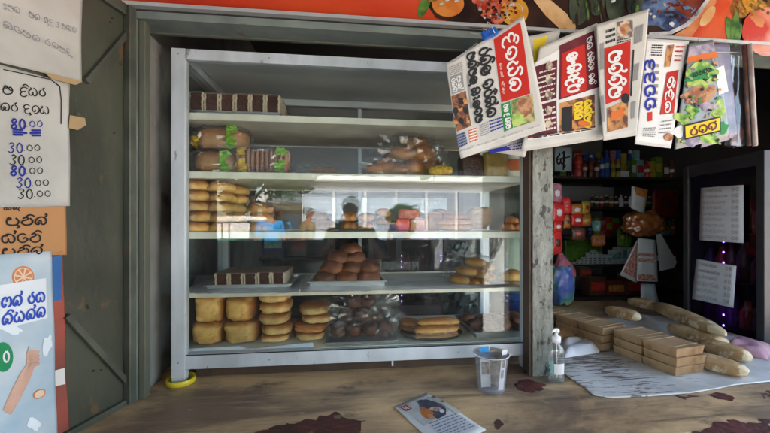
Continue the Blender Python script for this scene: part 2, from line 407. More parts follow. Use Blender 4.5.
def wood_counter():
    m, nt, N, Lk = newmat('worn_counter_plywood')
    out = N('ShaderNodeOutputMaterial'); b = N('ShaderNodeBsdfPrincipled'); Lk(b.outputs[0], out.inputs[0])
    tc = N('ShaderNodeTexCoord')
    def noise_(sc, st, det=8, rg=.6, dist=0):
        mp = N('ShaderNodeMapping'); mp.inputs['Scale'].default_value = st; Lk(tc.outputs['Object'], mp.inputs[0])
        n = N('ShaderNodeTexNoise'); n.inputs['Scale'].default_value = sc; n.inputs['Detail'].default_value = det; n.inputs['Roughness'].default_value = rg; n.inputs['Distortion'].default_value = dist
        Lk(mp.outputs[0], n.inputs['Vector']); return n.outputs[0]
    def rng(x, a, c, lo=0, hi=1):
        r = N('ShaderNodeMapRange'); r.inputs[1].default_value = a; r.inputs[2].default_value = c; r.inputs[3].default_value = lo; r.inputs[4].default_value = hi; Lk(x, r.inputs[0]); return r.outputs[0]
    def mix(a, c, f, bt='MIX'):
        x = N('ShaderNodeMix'); x.data_type = 'RGBA'; x.blend_type = bt
        for s_, k in ((a, 6), (c, 7)):
            if isinstance(s_, tuple): x.inputs[k].default_value = rgb(s_)
            else: Lk(s_, x.inputs[k])
        if isinstance(f, float): x.inputs[0].default_value = f
        else: Lk(f, x.inputs[0])
        return x.outputs[2]
    big = noise_(2.2, (.6, 1.6, 1), 6, .6, .4); grain = noise_(9, (.35, 5, 1), 9, .7, .5); blotch = noise_(5, (1, 1.6, 1), 8, .7); fine = noise_(60, (.5, 2, 1), 4)
    col = mix((.66,.44,.23), (.19,.125,.08), rng(big, .42, .58))
    col = mix(col, (.62,.46,.28), rng(grain, .55, .72, 0, .7))
    col = mix(col, (.08,.055,.04), rng(grain, .44, .33, 0, .7))
    col = mix(col, (.06,.045,.038), rng(blotch, .56, .68, 0, .8))
    col = mix(col, (.60,.54,.46), rng(noise_(11, (.8, 1.5, 1), 10, .75), .62, .68, 0, .6))
    col = mix(col, (.07,.045,.03), rng(noise_(22, (.10, 6, 1), 6, .8), .60, .66, 0, .8))
    col = mix(col, (.10,.02,.018), rng(noise_(4.5, (1, 1.4, 1), 10, .7), .69, .70, 0, .9))
    col = mix(col, (.5,.5,.5), rng(fine, .3, .7, .25, -.0), 'MULTIPLY') if False else col
    Lk(col, b.inputs['Base Color'])
    Lk(rng(big, .3, .7, .28, .5), b.inputs['Roughness'])
    bp = N('ShaderNodeBump'); bp.inputs['Strength'].default_value = .35; bp.inputs['Distance'].default_value = .006
    Lk(grain, bp.inputs['Height']); Lk(bp.outputs[0], b.inputs['Normal'])
    return m
counter_m = wood_counter()
white_p = M('white_paper', (.58,.58,.57), .8, c2=(.50,.50,.49), scale=6)
news_p = M('newsprint', (.46,.45,.42), .85, c2=(.37,.36,.33), scale=7, amt=.8, bump=.5, bscale=9)
ink = M('black_ink', (.02,.02,.022), .7)
grey_ink = M('grey_ink', (.22,.22,.22), .8)
blue_ink = M('blue_pen', (.02,.03,.25), .7)
red_ink = M('red_print', (.36,.016,.010), .6, c2=(.42,.03,.022), scale=6)
maroon_ink = M('maroon_print', (.13,.022,.028), .6, c2=(.06,.012,.02), scale=14, amt=1)
black_m = M('black_matte', (.012,.012,.012), .8)
# ================================================================= ground, street, rooms
g = MB(); g.box(-60, -90, -.05, 60, 30, 0)
gm = M('sandy_street', (.36,.29,.24), .95, c2=(.27,.22,.19), scale=.4, bump=.3, bscale=14)
struct(g.build('ground', gm, None, (0, 0, 0)))
road = MB(); road.box(-60, -19, 0, 60, -12, .004)
road.X = None
struct(road.build('road', M('dusty_asphalt', (.33,.27,.25), .9, c2=(.26,.22,.2), scale=.8, bump=.2, bscale=30)))
U = lambda x: x
# veranda floor (in the shop frame)
def F(mb, name, mats, bevel=0): return mb.build(name, mats, None, W(0, 0, 0), YAW, bevel)
fl = -OZ
b = MB(); b.box(-3, -2.95, fl+.004, 3.4, -.42, fl+.12)
struct(F(b, 'veranda_floor', M('cement_floor', (.38,.36,.33), .8, c2=(.26,.24,.22), scale=2, bump=.15)))
b = MB(); b.box(-.9, -.415, fl+.004, 3.4, 3.0, fl+.12)
struct(F(b, 'shop_floor', grey_wall))
# shop walls
b = MB(); b.box(-.9, 2.35, fl+.124, 3.4, 2.45, 1.72)
struct(F(b, 'back_wall', M('shop_back_wall', (.34,.36,.35), .9, c2=(.24,.25,.24), scale=3)))
uj0 = P(145, 200, -.09)[0]; uj1 = P(131, 200, -.09)[0]; uj2 = P(138, 200, -.09)[0]
b = MB(); b.box(-.22, .0, fl+.124, -.085, 2.345, 1.72)
b.box(-.22, -.058, .003, -.053, -.002, 1.09)
b.box(-.0845, -.0015, .003, -.053, .045, 1.09)
struct(F(b, 'side_wall', cement))
b = MB(); b.box(3.3, -.05, fl+.124, 3.4, 2.345, 1.72)
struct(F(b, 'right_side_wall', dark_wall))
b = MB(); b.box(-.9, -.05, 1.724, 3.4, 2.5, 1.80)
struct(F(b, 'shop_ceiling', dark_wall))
# ---------------------------------------------------------------- facade: jamb, lintel, banner, post
wl0 = P(170, 35.2, -.0)[1]
wf = P(170, 21.5, -.09)[1]; wt = P(170, 14.0, -.09)[1]
jamb = thing('door_frame', 'grey green steel frame round the shop opening, lintel and hinge post', 'frame', (uj1, -.09, 0))
b = MB(); b.box(0, -.006, .003, uj2-uj1, .03, wf); b.build('hinge_post', steel_light, jamb, bevel=.002)
b = MB(); b.box(uj2-uj1+.001, .0, .003, uj0-uj1, .028, wf-.001); b.build('inner_jamb', olive, jamb, bevel=.002)
b = MB(); b.box(-.02, -.008, wf, 2.6, -.002, wt); b.box(-.02, -.002, wf+.0, 2.6, .064, wf+.004)
b.build('lintel', steel_light, jamb)
b = MB(); b.box(-.018, .0645, wf-.004, 2.6, .075, wf+.03); b.build('soffit_lip', olive, jamb)
b = MB()
wst0 = P(149, 9, -.105)[1]; wst1 = P(149, 5.5, -.105)[1]
b.box(-.3, -.012, wt+.0015, 2.6, -.004, wst0-.001)
b.build('backing_strip', M('dark_gap', (.05,.05,.045), .8), jamb)  # very dark strip filling the gap between lintel and banner
b = MB()
k = 0
rnd = random.Random(3)
x = .45
while x < 1.4:      # rusty chain lying in the gutter of the lintel
    h = .0045; b.lathe([(.0, wt+.002), (h, wt+.004), (h, wt+.008), (0, wt+.011)], x, -.012, 6); x += .0105
b.build('chain_row', M('rust_black', (.03,.025,.02), .8), jamb)
# upper wall above the opening
b = MB(); b.box(-2.2, -.06, wst1+.0, 3.3, -.005, 1.72)
struct(F(b, 'facade_wall', cement))
b = MB(); b.box(-2.2, -.07, fl+.124, -.24, .0, wst1-.001)
struct(F(b, 'facade_wall', cement))
b = MB(); b.box(2.62, -.16, fl+.124, 3.4, -.06, wst1-.001)
struct(F(b, 'facade_wall', cement))
# banner
BV = -.115
udir = (W(1, 0, 0)-W(0, 0, 0)); vdir = (W(0, 1, 0)-W(0, 0, 0))
ban = Sheet(W(-.5, BV, wst1), udir, vdir)
c_or = M('banner_orange', (.42,.05,.012), .35, c2=(.36,.025,.01), scale=2.5, amt=1)
bm = MB()
u1 = 2.55; hgt = .62
ban.base(bm, [Vector((0, 0)), Vector((3.0, 0)), Vector((3.0, hgt)), Vector((0, hgt))], .004, 4)
ban_o = tag(ban.obj(bm, 'shop_banner', c_or), 'orange red printed shop banner with fruit and vegetables above the opening', 'banner')
bm = MB(); bm.box(0, -.010, -.011, 3.0, .008, -.0005)
if True:
    o = bm.build('trim', alu_edge, ban_o)
    # orient trim along the banner: sheet local axes are u and up
    for v_ in o.data.vertices:
        x_, y_, z_ = v_.co; v_.co = (x_, z_, y_)
cols = [M('pr_'+n, tuple(x*.72 for x in c), .4, c2=tuple(x*.72 for x in c2), scale=sc, amt=1, lo=.4, hi=.6) for n, c, c2, sc in [
 ('darkbrown', (.018,.010,.010), (.045,.02,.015), 14), ('orange', (.55,.16,.03), (.65,.25,.05), 20), ('redfruit', (.35,.03,.02), (.62,.18,.10), 45),
 ('yellow', (.62,.33,.04), (.50,.20,.02), 30), ('beige', (.62,.42,.22), (.55,.30,.12), 20), ('aubergine', (.015,.022,.016), (.07,.09,.06), 10),
 ('blueplum', (.02,.035,.10), (.12,.19,.34), 24), ('maroon', (.10,.015,.012), (.18,.04,.02), 14), ('peach', (.60,.24,.10), (.5,.15,.05), 12),
 ('redorange', (.52,.05,.015), (.6,.10,.03), 10), ('greenveg', (.03,.09,.015), (.12,.24,.05), 24), ('mushroom', (.42,.22,.05), (.14,.07,.02), 26), ('rimwhite', (.6,.6,.62), (.3,.3,.32), 20), ('tomato', (.50,.04,.02), (.7,.3,.2), 9)]]
pm = MB()
def bp(pts, i, lay=1): ban.poly(pm, [ban.q(*p) for p in pts], i, lay, True)
def be(cx, cy, rx, ry, i, lay=1, rot=0, wob=0): ban.ell(pm, cx, cy, rx, ry, i, lay, rot, 24, wob)
bp([(428,-30),(770,-30),(800,60),(740,52),(600,40),(560,36),(470,28),(436,18),(424,0)], 0, 1)
be(448,4,16,13,1,2); be(424,6,5,12,10,2,.4); be(431,-6,12,8,11,2)
for (cx, cy, r) in [(484,6,7),(493,1,7),(489,14,6),(500,10,7),(507,3,6),(478,-2,7),(503,-6,7),(513,11,6),(497,20,6)]: be(cx, cy, r, r*.85, 2, 3, .3, .3)
be(514,12,14,14,3,4); be(514,12,9,9,12,5,0,.1); be(514,12,8,8.5,3,6,0,.2)
bp([(528,-6),(540,-8),(566,14),(573,26),(560,30),(545,16)], 4, 6); be(568,25,8,5,4,7,.6)
be(580,2,11,24,5,6,.15); be(614,4,9,22,5,6,-.05); be(596,-2,9,18,5,5,.05); be(634,-4,9,24,5,5)
be(672,2,34,26,6,4,0,.35); be(690,-6,32,22,7,5,.2,.4); be(655,12,14,14,6,6,0,.4); be(664,-2,12,12,6,7,.5,.5)
bp([(650,38),(672,36),(686,28),(695,18),(706,4),(712,-14),(722,-14),(722,4),(712,20),(694,36),(690,40)], 8, 8)
bp([(648,33),(668,32),(684,24),(694,14),(706,-2),(710,-14),(713,-14),(709,0),(697,17),(687,27),(670,35),(648,36)], 12, 9)
bp([(690,38),(700,24),(710,12),(722,-10),(736,-10),(738,14),(736,40),(712,44)], 9, 9); be(706,17,5,12,4,10,.6)
be(756,-2,26,16,11,8,0,.3); be(738,8,10,12,11,9,0,.4); be(757,10,12,8,11,9,.3,.3)
be(728,32,4,15,10,11,-.15); be(733,29,4,16,10,12,.1); be(736,36,3,12,10,13,.25)
be(766,32,26,24,13,12,0,.1); be(756,22,8,5,8,13,.7,.3); be(742,-4,4,18,3,12,-.3)
rb = random.Random(11)
for _ in range(70):
    x, y = rb.uniform(478, 516), rb.uniform(-4, 22); be(x, y, rb.uniform(.8, 2.2), rb.uniform(.8, 1.8), rb.choice([2, 7, 8, 12, 0]), 8, rb.random(), .4)
for _ in range(60):
    x, y = rb.uniform(645, 695), rb.uniform(-6, 26)
    if y < 27-abs(x-668)*.35: be(x, y, rb.uniform(1, 4), rb.uniform(.6, 2), rb.choice([6, 6, 0, 12, 7]), 9, rb.uniform(-1, 1), .5)
for _ in range(26): be(rb.uniform(572, 640), rb.uniform(-6, 22), rb.uniform(.6, 1.6), rb.uniform(2, 7), rb.choice([5, 5, 0, 10]), 9, rb.uniform(-.2, .2), .3)
for _ in range(24): be(rb.uniform(736, 768), rb.uniform(-4, 14), rb.uniform(1.5, 4), rb.uniform(1, 2.2), rb.choice([11, 3, 0, 11]), 13, rb.uniform(-1, 1), .4)
for (x, y) in ((447,1),(441,5),(456,2),(510,6),(580,-3),(612,2)): be(x, y, 2.5, 1.2, 12, 10, -.4)
pr = pm.build('printed_picture', cols, ban_o)
# right post
pu0 = P(533, 250, G(540, 377)[1])[0]; pv0 = G(540, 377)[1]; pu1 = P(553, 250, pv0)[0]
post = thing('wooden_post', 'square post with peeling white paint between the glass cabinet and the open counter', 'post', (pu0, pv0, 0))
b = MB(); n = 40
pw_, pd_ = pu1-pu0, .058
vs = []; fs = []
rings = 48
prof = []
for e, (a, c) in enumerate([((0,0),(1,0)), ((1,0),(1,1)), ((1,1),(0,1)), ((0,1),(0,0))]):
    for k in range(4): t = k/4; prof.append((a[0]+(c[0]-a[0])*t, a[1]+(c[1]-a[1])*t))
for j in range(rings+1):
    z = .003+(wf-.004)*j/rings
    for (a, c) in prof:
        d = .0025*noise.noise(Vector((a*2, c*2, z*14)))+.0015*noise.noise(Vector((a*5, c*5, z*50)))
        vs.append((a*pw_+(a-.5)*d*2, c*pd_+(c-.5)*d*2, z))
m_ = len(prof)
for j in range(rings):
    for k in range(m_):
        k2 = (k+1) % m_; fs.append((j*m_+k, j*m_+k2, (j+1)*m_+k2, (j+1)*m_+k))
fs.append(tuple(range(m_))[::-1]); fs.append(tuple(range(rings*m_, rings*m_+m_)))
b.add(vs, fs, 0, False); b.build('painted_post', peel, post)
b = MB(); b.box(-.010, .006, .004, -.0035, .05, wf-.004); b.build('side_batten', oldwood, post)
b = MB(); b.tube([(pw_*.35, -.001, .30), (pw_*.4, -.012, .298)], .0018); b.build('nail', alu_edge, post)
# white pillar, and roof, parapet, partitions, valance added to shape the reflection
b = MB()
b.box(-1.35, -2.75, 1.452, 2.75, -.12, 1.47)  # added roof: shades the front and darkens the top of the reflection
for k in range(5): b.box(-1.35, -2.7+k*.58, 1.38, 2.75, -2.63+k*.58, 1.4515)
tag(F(b, 'added_roof', M('added_roof_under', (.11,.105,.10), .7, c2=(.06,.055,.05), scale=3)), 'tin roof added over the pavement to shade the shop front', 'roof')
b = MB(); b.box(-.8, -2.66, fl+.124, 2.45, -2.58, .505-.043*3.78)  # added wall, keeps the lower glass reflection dark
tag(F(b, 'added_low_wall', M('low_wall_dark', (.09,.085,.08), .9, c2=(.06,.055,.05), scale=2)), 'low wall added to darken the lower part of the glass reflection', 'wall')
b = MB(); b.box(-1.28, -2.66, fl+.124, -.81, -2.3, 1.378)  # added dark board where the bright reflection has to stop
tag(F(b, 'reflection_blocker', M('dark_blocker', (.06,.05,.045), .9)), 'dark board added at one end of the low wall to bound the reflection', 'partition')
val = MB(); vz = CW+(225-176)/350*3.95  # added translucent strip that dims the street mirrored above the third shelf
for k in range(60):
    u0_ = -1.3+k*4.0/60; z = vz+.008*math.sin(k*2.1)
    val.add([(u0_, -2.76+.006*math.sin(k*.9), z), (u0_+4.0/60, -2.76+.006*math.sin((k+1)*.9), z if k % 1 else vz+.008*math.sin((k+1)*2.1)), (u0_+4.0/60, -2.76, 1.45), (u0_, -2.76, 1.45)], [(0,1,2,3)], 0, True)
vm, nt, N, Lk = newmat('added_valance_cloth'); out = N('ShaderNodeOutputMaterial'); d1 = N('ShaderNodeBsdfDiffuse'); d2 = N('ShaderNodeBsdfTranslucent'); mxs = N('ShaderNodeMixShader')
d1.inputs[0].default_value = (.22,.24,.25,1); d2.inputs[0].default_value = (.20,.22,.24,1); mxs.inputs[0].default_value = .5; Lk(d1.outputs[0], mxs.inputs[1]); Lk(d2.outputs[0], mxs.inputs[2]); Lk(mxs.outputs[0], out.inputs[0])
tag(F(val, 'added_valance', vm), 'grey cloth strip added to dim the upper part of the mirrored street', 'tarpaulin')
ua, ub = P(484, 225, 2.28)[0], P(505, 225, 2.28)[0]
wbt = P(490, 336, 2.28)[1]
b = MB(); b.box(ua, -2.30, fl+.124, ub, -2.28, 1.378); b.box(ua, -2.279, wbt, ub, -2.274, 1.37)
tag(F(b, 'white_pillar', M('white_pillar_paint', (.50,.51,.52), .7)), 'white painted pillar of the pavement roof opposite the shop', 'pillar')
b = MB(); b.box(ub+.004, -2.66, fl+.124, ub+.5, -2.3, 1.378)  # second added board, darkens the reflection past the pillar
tag(F(b, 'reflection_blocker', M('dark_blocker2', (.07,.06,.05), .9)), 'dark board added beside the white pillar to bound the reflection', 'partition')
# ---------------------------------------------------------------- counter
cb0 = .95
poly = [(-.55, -.40), (3.0, -.40), (3.0, .30), (2.05, .30), (2.05, .33), (1.93, .33), (1.93, .42), (1.74, .42), (1.74, 1.0), (-.08, 1.0), (-.08, -.02), (-.55, -.02)]
poly = [(-.55,-.40),(2.6,-.40),(2.6,.09),(2.30,.09),(2.375,.60),(2.375,1.0),(-.08,1.0),(-.08,-.012),(-.55,-.012)]
cnt = thing('shop_counter', 'worn brown wooden counter with flaking maroon paint under the cabinet', 'counter', (0, 0, 0))
b = MB(); b.prism(poly, -.03, 0); b.build('counter_top', counter_m, cnt, bevel=.002)

b = MB(); b.box(-.5, -.37, fl+.124, 2.25, -.34, -.032); b.build('front_panel', oldwood, cnt)
mar = M('maroon_flake', (.095,.020,.018), .5, c2=(.045,.014,.012), scale=14, amt=1, detail=9, bump=.5, c3=(.20,.13,.08), lo3=.60, hi3=.64, scale3=16)
def flake(pts, seed=0):
    q = []
    rr = random.Random(seed)
    n = len(pts)
    for i in range(n):
        a = Vector(G(*pts[i])); c = Vector(G(*pts[(i+1) % n]))
        for k in range(10):
            p = a+(c-a)*k/10; p += Vector((noise.noise(p.to_3d()*38), noise.noise(p.to_3d()*38+Vector((9,9,9)))))*min(.022, (c-a).length*.35)+Vector((rr.uniform(-1, 1), rr.uniform(-1, 1)))*.0012; q.append((p.x, p.y))
    b = MB(); b.prism(q, .0006, .0014); b.build('paint_flake', mar, cnt)
flake([(250,434),(272,428),(296,423),(318,419),(334,413),(342,417),(350,420),(366,422),(362,434),(310,445)], 1)
flake([(698,433),(712,425),(728,421),(746,422),(770,420),(790,440),(700,450)], 2)
flake([(514,382),(530,379),(543,384),(545,390),(530,393),(518,389)], 3)
flake([(494,424),(500,420),(504,425),(498,429)], 4)
flake([(708,394),(724,393),(738,400),(720,400)], 5)
flake([(676,397),(690,395),(700,397),(686,400)], 6)
flake([(768,392),(780,390),(784,398),(764,399)], 7)
# ================================================================= glass cabinet
CWD, CD, CH = 1.207, .43, 1.063
cab = thing('display_cabinet', 'aluminium and glass bakery cabinet with four shelves standing on the counter', 'display cabinet', (0, 0, 0))
for (a, c) in ((0, 0), (CWD-.042, 0), (0, CD-.03), (CWD-.042, CD-.03)):
    b = MB(); b.box(a, c, .021 if a == 0 and c == 0 else .002, a+.042, c+.03, CH); b.build('stile', alu, cab, bevel=.0015)
for v0, w0, w1 in ((.001, CH-.034, CH-.0005), (.001, .048, .0905), (CD-.029, CH-.034, CH-.0005), (CD-.029, .048, .085)):
    b = MB(); b.box(.0425, v0, w0, CWD-.0425, v0+.028, w1); b.build('rail', alu if v0 < .1 else rail_w, cab, bevel=.0015)
for a in (.001, CWD-.041):
    for w0 in (CH-.034, .048):
        b = MB(); b.box(a, .031, w0, a+.04, CD-.031, w0+.033); b.build('side_rail', alu, cab)
for (sx_, sw_) in ((.021, .07), (.021, 1.045), (CWD-.021, .07), (.30, .069), (.62, .069), (.93, .069), (.30, 1.046), (.62, 1.046)):
    b = MB(); b.X = Matrix.Translation((sx_, .0012, sw_)) @ Matrix.Rotation(PI/2, 4, 'X'); b.lathe([(0,0),(.0032,0),(.0028,.0018),(0,.0022)], 0, 0, 10); b.build('screw', alu_edge, cab)
b = MB(); b.box(.0425, .0015, .0906, CWD-.0425, .004, .0935); b.build('rubber_seal', black_m, cab)
SW = [.0905, .289, .482, .680, .872]
for i, w in enumerate(SW):
    b = MB(); b.box(.006, .036, w-(.004 if i == 0 else .022), CWD-.006, CD-.034, w)
    if i: b.box(.006, CD-.0335, w-.026, CWD-.006, CD-.031, w+.004)
    b.build('shelf', shelf_m, cab, bevel=.001)
b = MB(); b.box(.045, .032, CH-.008, CWD-.045, CD-.032, CH-.002); b.build('top_panel', M('top_panel_grey', (.60,.62,.61), .4, .1), cab)
b = MB(); b.box(.043, .012, .0935, CWD-.043, .016, CH-.035); b.build('front_pane', pane_m, cab)
b = MB(); b.box(.018, .034, .082, .022, CD-.034, CH-.036); b.build('side_pane', clear_m, cab)
b = MB(); b.box(CWD-.022, .034, .082, CWD-.018, CD-.034, CH-.036); b.build('side_pane', clear_m, cab)
b = MB(); b.box(.043, CD-.018, .086, .64, CD-.014, CH-.036); b.build('sliding_back_pane', clear_m, cab)
b = MB(); b.box(.60, CD-.010, .086, CWD-.043, CD-.006, CH-.036); b.build('sliding_back_pane', clear_m, cab)
b = MB(); b.box(.600, CD-.022, .086, .615, CD-.0195, CH-.036); b.build('pane_edge', alu, cab)
# yellow lid under its foot
b = MB(); b.smooth = True
lid = [(.0, .002), (.040, .002), (.0425, .005), (.0425, .019), (.040, .020), (.038, .0195), (.038, .0062), (0, .006)]
b.lathe(lid, 0, 0, 32)
lido = solo(b, 'jar_lid', [M('yellow_plastic', (.62,.50,.02), .35, c2=(.5,.4,.02), scale=12)], 'yellow plastic jar lid holding the front foot of the glass cabinet', 'jar lid', (.024, .014, .0))
b = MB(); b.box(.002, .0, .0065, .040, .028, .0205); o = b.build('foot', alu, cab)
b = MB(); b.box(.70, .004, .030, .7055, .012, .047); b.build('foot', alu, cab)
b = MB(); b.box(.05, .06, .0005, CWD-.03, .09, .046); b.build('base_runner', oldwood, cab)
# ================================================================= food in the cabinet
bun_m = bread_mat('bun_crust', (.33,.10,.016), (.62,.30,.075), .2, .7)
bun2_m = bread_mat('bun_crust_soft', (.46,.16,.028), (.74,.42,.12), .3, .85)
loaf_m = bread_mat('loaf_crust', (.40,.14,.022), (.82,.48,.14), .55, .98, rim=True)
brown_bun_m = bread_mat('brown_bun_crust', (.15,.04,.014), (.32,.11,.035), .2, .7)
dark_bun_m = bread_mat('dark_bun_crust', (.10,.03,.018), (.20,.07,.035), .2, .7)
flat_m = bread_mat('flat_crust', (.42,.15,.025), (.84,.54,.19), .4, .9)
fried_m = bread_mat('fried_pastry', (.30,.09,.015), (.58,.24,.05), .2, .8)
choc = M('chocolate_sponge', (.075,.020,.011), .85, c2=(.04,.011,.007), scale=60, bump=.5, bscale=150)
icing = M('cream_icing', (.62,.50,.36), .6, c2=(.5,.38,.25), scale=40, bump=.2)
chocice = M('chocolate_icing', (.20,.12,.08), .45, c2=(.12,.06,.04), scale=30, bump=.2)
tray_m = M('steel_tray', (.55,.56,.57), .28, .9, c2=(.4,.4,.4), scale=10)
black_tray = M('black_tray', (.05,.045,.045), .4, .5, c2=(.03,.03,.03))
bag_m = glass_mat('plastic_bag', .07, (.95,.95,.95), .05, bump=0, haze=.015, hazec=(.75,.75,.78))
bag2_m = glass_mat('plastic_bag_crisp', .085, (.98,.98,.98), .06, bump=0, haze=.01, hazec=(.7,.7,.75))
sheet_m = glass_mat('plastic_liner', .12, (.8,.8,.82), .2, bump=.8, bscale=12, haze=.55, hazec=(.38,.39,.42))
def at(px, py, v, w=None):
    u, ww = P(px, py, v); return (u, v, ww if w is None else w)
def bun_mb(r, seed, e=.85, fl_=-.55, nz=.18, ns=1.9, dz=None):
    b = MB(); b.blob((0, 0, r[2]*(-fl_)), r, e, .9, 24, 14, nz, ns, seed, flat=fl_); return b
def tray(name, label, u, v, w, lx, ly, h=.018, mat=tray_m, rz=0, group=None, rim=.008):
    t = thing(name, label, 'tray', (u, v, w+.001), rz, group)
    b = MB(); x, y = lx/2, ly/2
    b.box(-x, -y, 0, x, y, .0025); b.build('base', mat, t)
    b = MB()
    for (x0, y0, x1, y1) in ((-x, -y, x, -y+.002), (-x, y-.002, x, y), (-x, -y+.002, -x+.002, y-.002), (x-.002, -y+.002, x, y-.002)): b.box(x0, y0, .0026, x1, y1, h)
    b.box(-x-rim, -y-rim, h-.001, x+rim, -y-.0002, h+.003); b.box(-x-rim, y, h, x+rim, y+rim, h+.002); b.box(-x-rim, -y, h, -x, y, h+.002); b.box(x, -y, h, x+rim, y, h+.002)
    b.build('rim', mat, t); return t
# ---- chocolate cake slices: two slabs
def slice_proto(wd, dp, h, label, group, uvw, rz=0):
    t = thing('cake_slice', label, 'cake slice', uvw, rz, group)
    b = MB(); b.box(-wd/2+.0062, 0, 0, wd/2-.0062, dp, h*.93); b.build('sponge', choc, t, bevel=.001)
    b = MB()
    for sx in (-1, 1):
        x0 = sx*(wd/2-.006); x1 = sx*(wd/2-.0016); n = 14
        vs = []; fs = []
        for k in range(n+1):
            z = h*.95*k/n; dd = .006*noise.noise(Vector((z*110, sx*3, wd*50))); y = -.0012+.001*noise.noise(Vector((z*120, 5, sx)))
            vs += [(min(x0, x1)-max(dd, 0), y, z), (max(x0, x1)+max(-dd, 0), y, z), (max(x0, x1), dp, z), (min(x0, x1), dp, z)]
        for k in range(n):
            o = k*4
            for a, c in ((0,1),(1,2),(2,3),(3,0)): fs.append((o+a, o+c, o+c+4, o+a+4))
        fs += [(3,2,1,0), (n*4, n*4+1, n*4+2, n*4+3)]
        b.add(vs, fs, 0, False)
    b.build('cream', icing, t)
    b = MB(); b.box(-wd/2+.0002, -.001, h*.951, wd/2-.0002, dp, h); b.build('topping', chocice, t, bevel=.001)
    return t
def slab(u0, v0, w, wd, dp, h, nx, ny, where, group, rz=0):
    proto = None
    for j in range(ny):
        for i in range(nx):
            lab = 'cake slice, %s from the left in the %s row %s' % (ORD[i], ['front', 'back', 'rear'][j], where)
            c, s_ = math.cos(rz), math.sin(rz); x = (i+.5)*(wd+.001); y = j*(dp+.004)
            uvw = (u0+x*c-y*s_, v0+x*s_+y*c, w)
            if proto is None: proto = slice_proto(wd, dp, h, lab, group, uvw, rz)
            else: dup(proto, uvw, rz+random.uniform(-.035, .035), lab, group, (1, 1, random.uniform(.95, 1.03)))
u0, _ = P(190, 105, .10); u1, _ = P(281, 105, .10)
tray('cake_tray', 'silver tray of chocolate cake on the top shelf of the cabinet', (u0+u1)/2-.004, .185, SW[4], u1-u0+.01, .24, .012)
slab(u0, .085, SW[4]+.0045, (u1-u0)/6-.001, .10, .083, 6, 2, 'on the top shelf', 'chocolate cake slices on the top shelf')
u0, _ = P(216, 280, .10); u1, _ = P(286, 280, .10)
tray('cake_tray', 'silver tray of low chocolate cake on the shelf above the loaves', (u0+u1)/2, .185, SW[1], u1-u0+.035, .235, .010)
slab(u0, .085, SW[1]+.0045, (u1-u0)/5-.001, .09, .048, 5, 2, 'on the shelf above the loaves', 'chocolate cake slices above the loaves')
# ---- packed sliced loaves on the second shelf
lab_g = M('green_label', (.16,.36,.02), .25, c2=(.26,.45,.05), scale=60); lab_y = M('yellow_label', (.75,.5,.03), .5, c2=(.6,.3,.02), scale=60)
slice_m = M('sliced_bread', (.50,.24,.11), .8, c2=(.30,.12,.05), scale=30, stretch=(6,1,1), bump=.3, amt=1)
def packed(px0, py0, px1, py1, v, dp, label, rz=0, sliced=False, wrest=None, lab=((.72, .7), (.72, .28))):
    (ua, wa), (ub_, wb) = P(px0, py1, v), P(px1, py0, v)
    if wrest is not None: wb = wrest+(wb-wa); wa = wrest
    L, h = ub_-ua, wb-wa
    t = thing('packed_loaf', label, 'packed bread', ((ua+ub_)/2, v+dp/2, wa), rz, 'plastic wrapped loaves on the second shelf')
    if sliced:
        b = MB(); n = 11
        for k in range(n):
            x = -L*.42+L*.84*k/(n-1)
            b.blob((x, 0, h*.47), (L*.04, dp*.42, h*.42), .5, .6, 14, 8, .03, 2, k)
        b.build('bread', slice_m, t)
    else:
        b = MB(); b.blob((0, 0, h*.47), (L*.45, dp*.42, h*.43), .55, .6, 24, 14, .05, 2, L*9); b.build('bread', bread_mat('packed_crust', (.44,.17,.05), (.70,.38,.16), .3, .9), t)
    b = MB(); b.blob((0, 0, h*.49), (L*.5, dp*.49, h*.485), .55, .5, 60, 34, .16, 7, L*5, smooth=False)
    for fi, f in enumerate(b.f):
        cc = sum((b.v[i] for i in f), Vector())/4
        if cc.y < -dp*.2:
            for (fx, fz) in lab:
                d_ = math.hypot(cc.x+L/2-L*fx, (cc.z-h*fz))
                if d_ < h*(.21+.05*noise.noise(cc*60)): b.m[fi] = 1 if fx > .4 else 2
    b.build('wrapper', [bag2_m, lab_g, lab_y], t)
    for i, (fx, fz) in enumerate([]):
        b = MB(); r = h*.19; n = 18
        pts = [(-L/2+L*fx+r*1.1*math.cos(2*PI*k/n), h*fz+r*math.sin(2*PI*k/n)) for k in range(n)]
        b.prism(pts, -dp*.495-.003, -dp*.495-.0025, axis='y'); b.build('label_patch', lab_g if fx > .4 else lab_y, t)
    return wa+h*.96
top = packed(186, 147, 236, 171.5, .06, .14, 'lower of two stacked plastic wrapped loaves by the cabinet frame, green label', wrest=SW[3]+.001, lab=((.74,.72),(.74,.26)))
packed(187, 121.5, 246, 147, .07, .14, 'upper plastic wrapped loaf stacked on another, with yellow and green labels', wrest=top, lab=((.06,.3),(.72,.75),(.72,.25)))
packed(232, 143, 289, 171.5, .055, .12, 'clear wrapped sliced brown loaf with yellow and green round labels', sliced=True, wrest=SW[3]+.001, lab=((.14,.78),(.14,.24),(.84,.78),(.84,.24)))
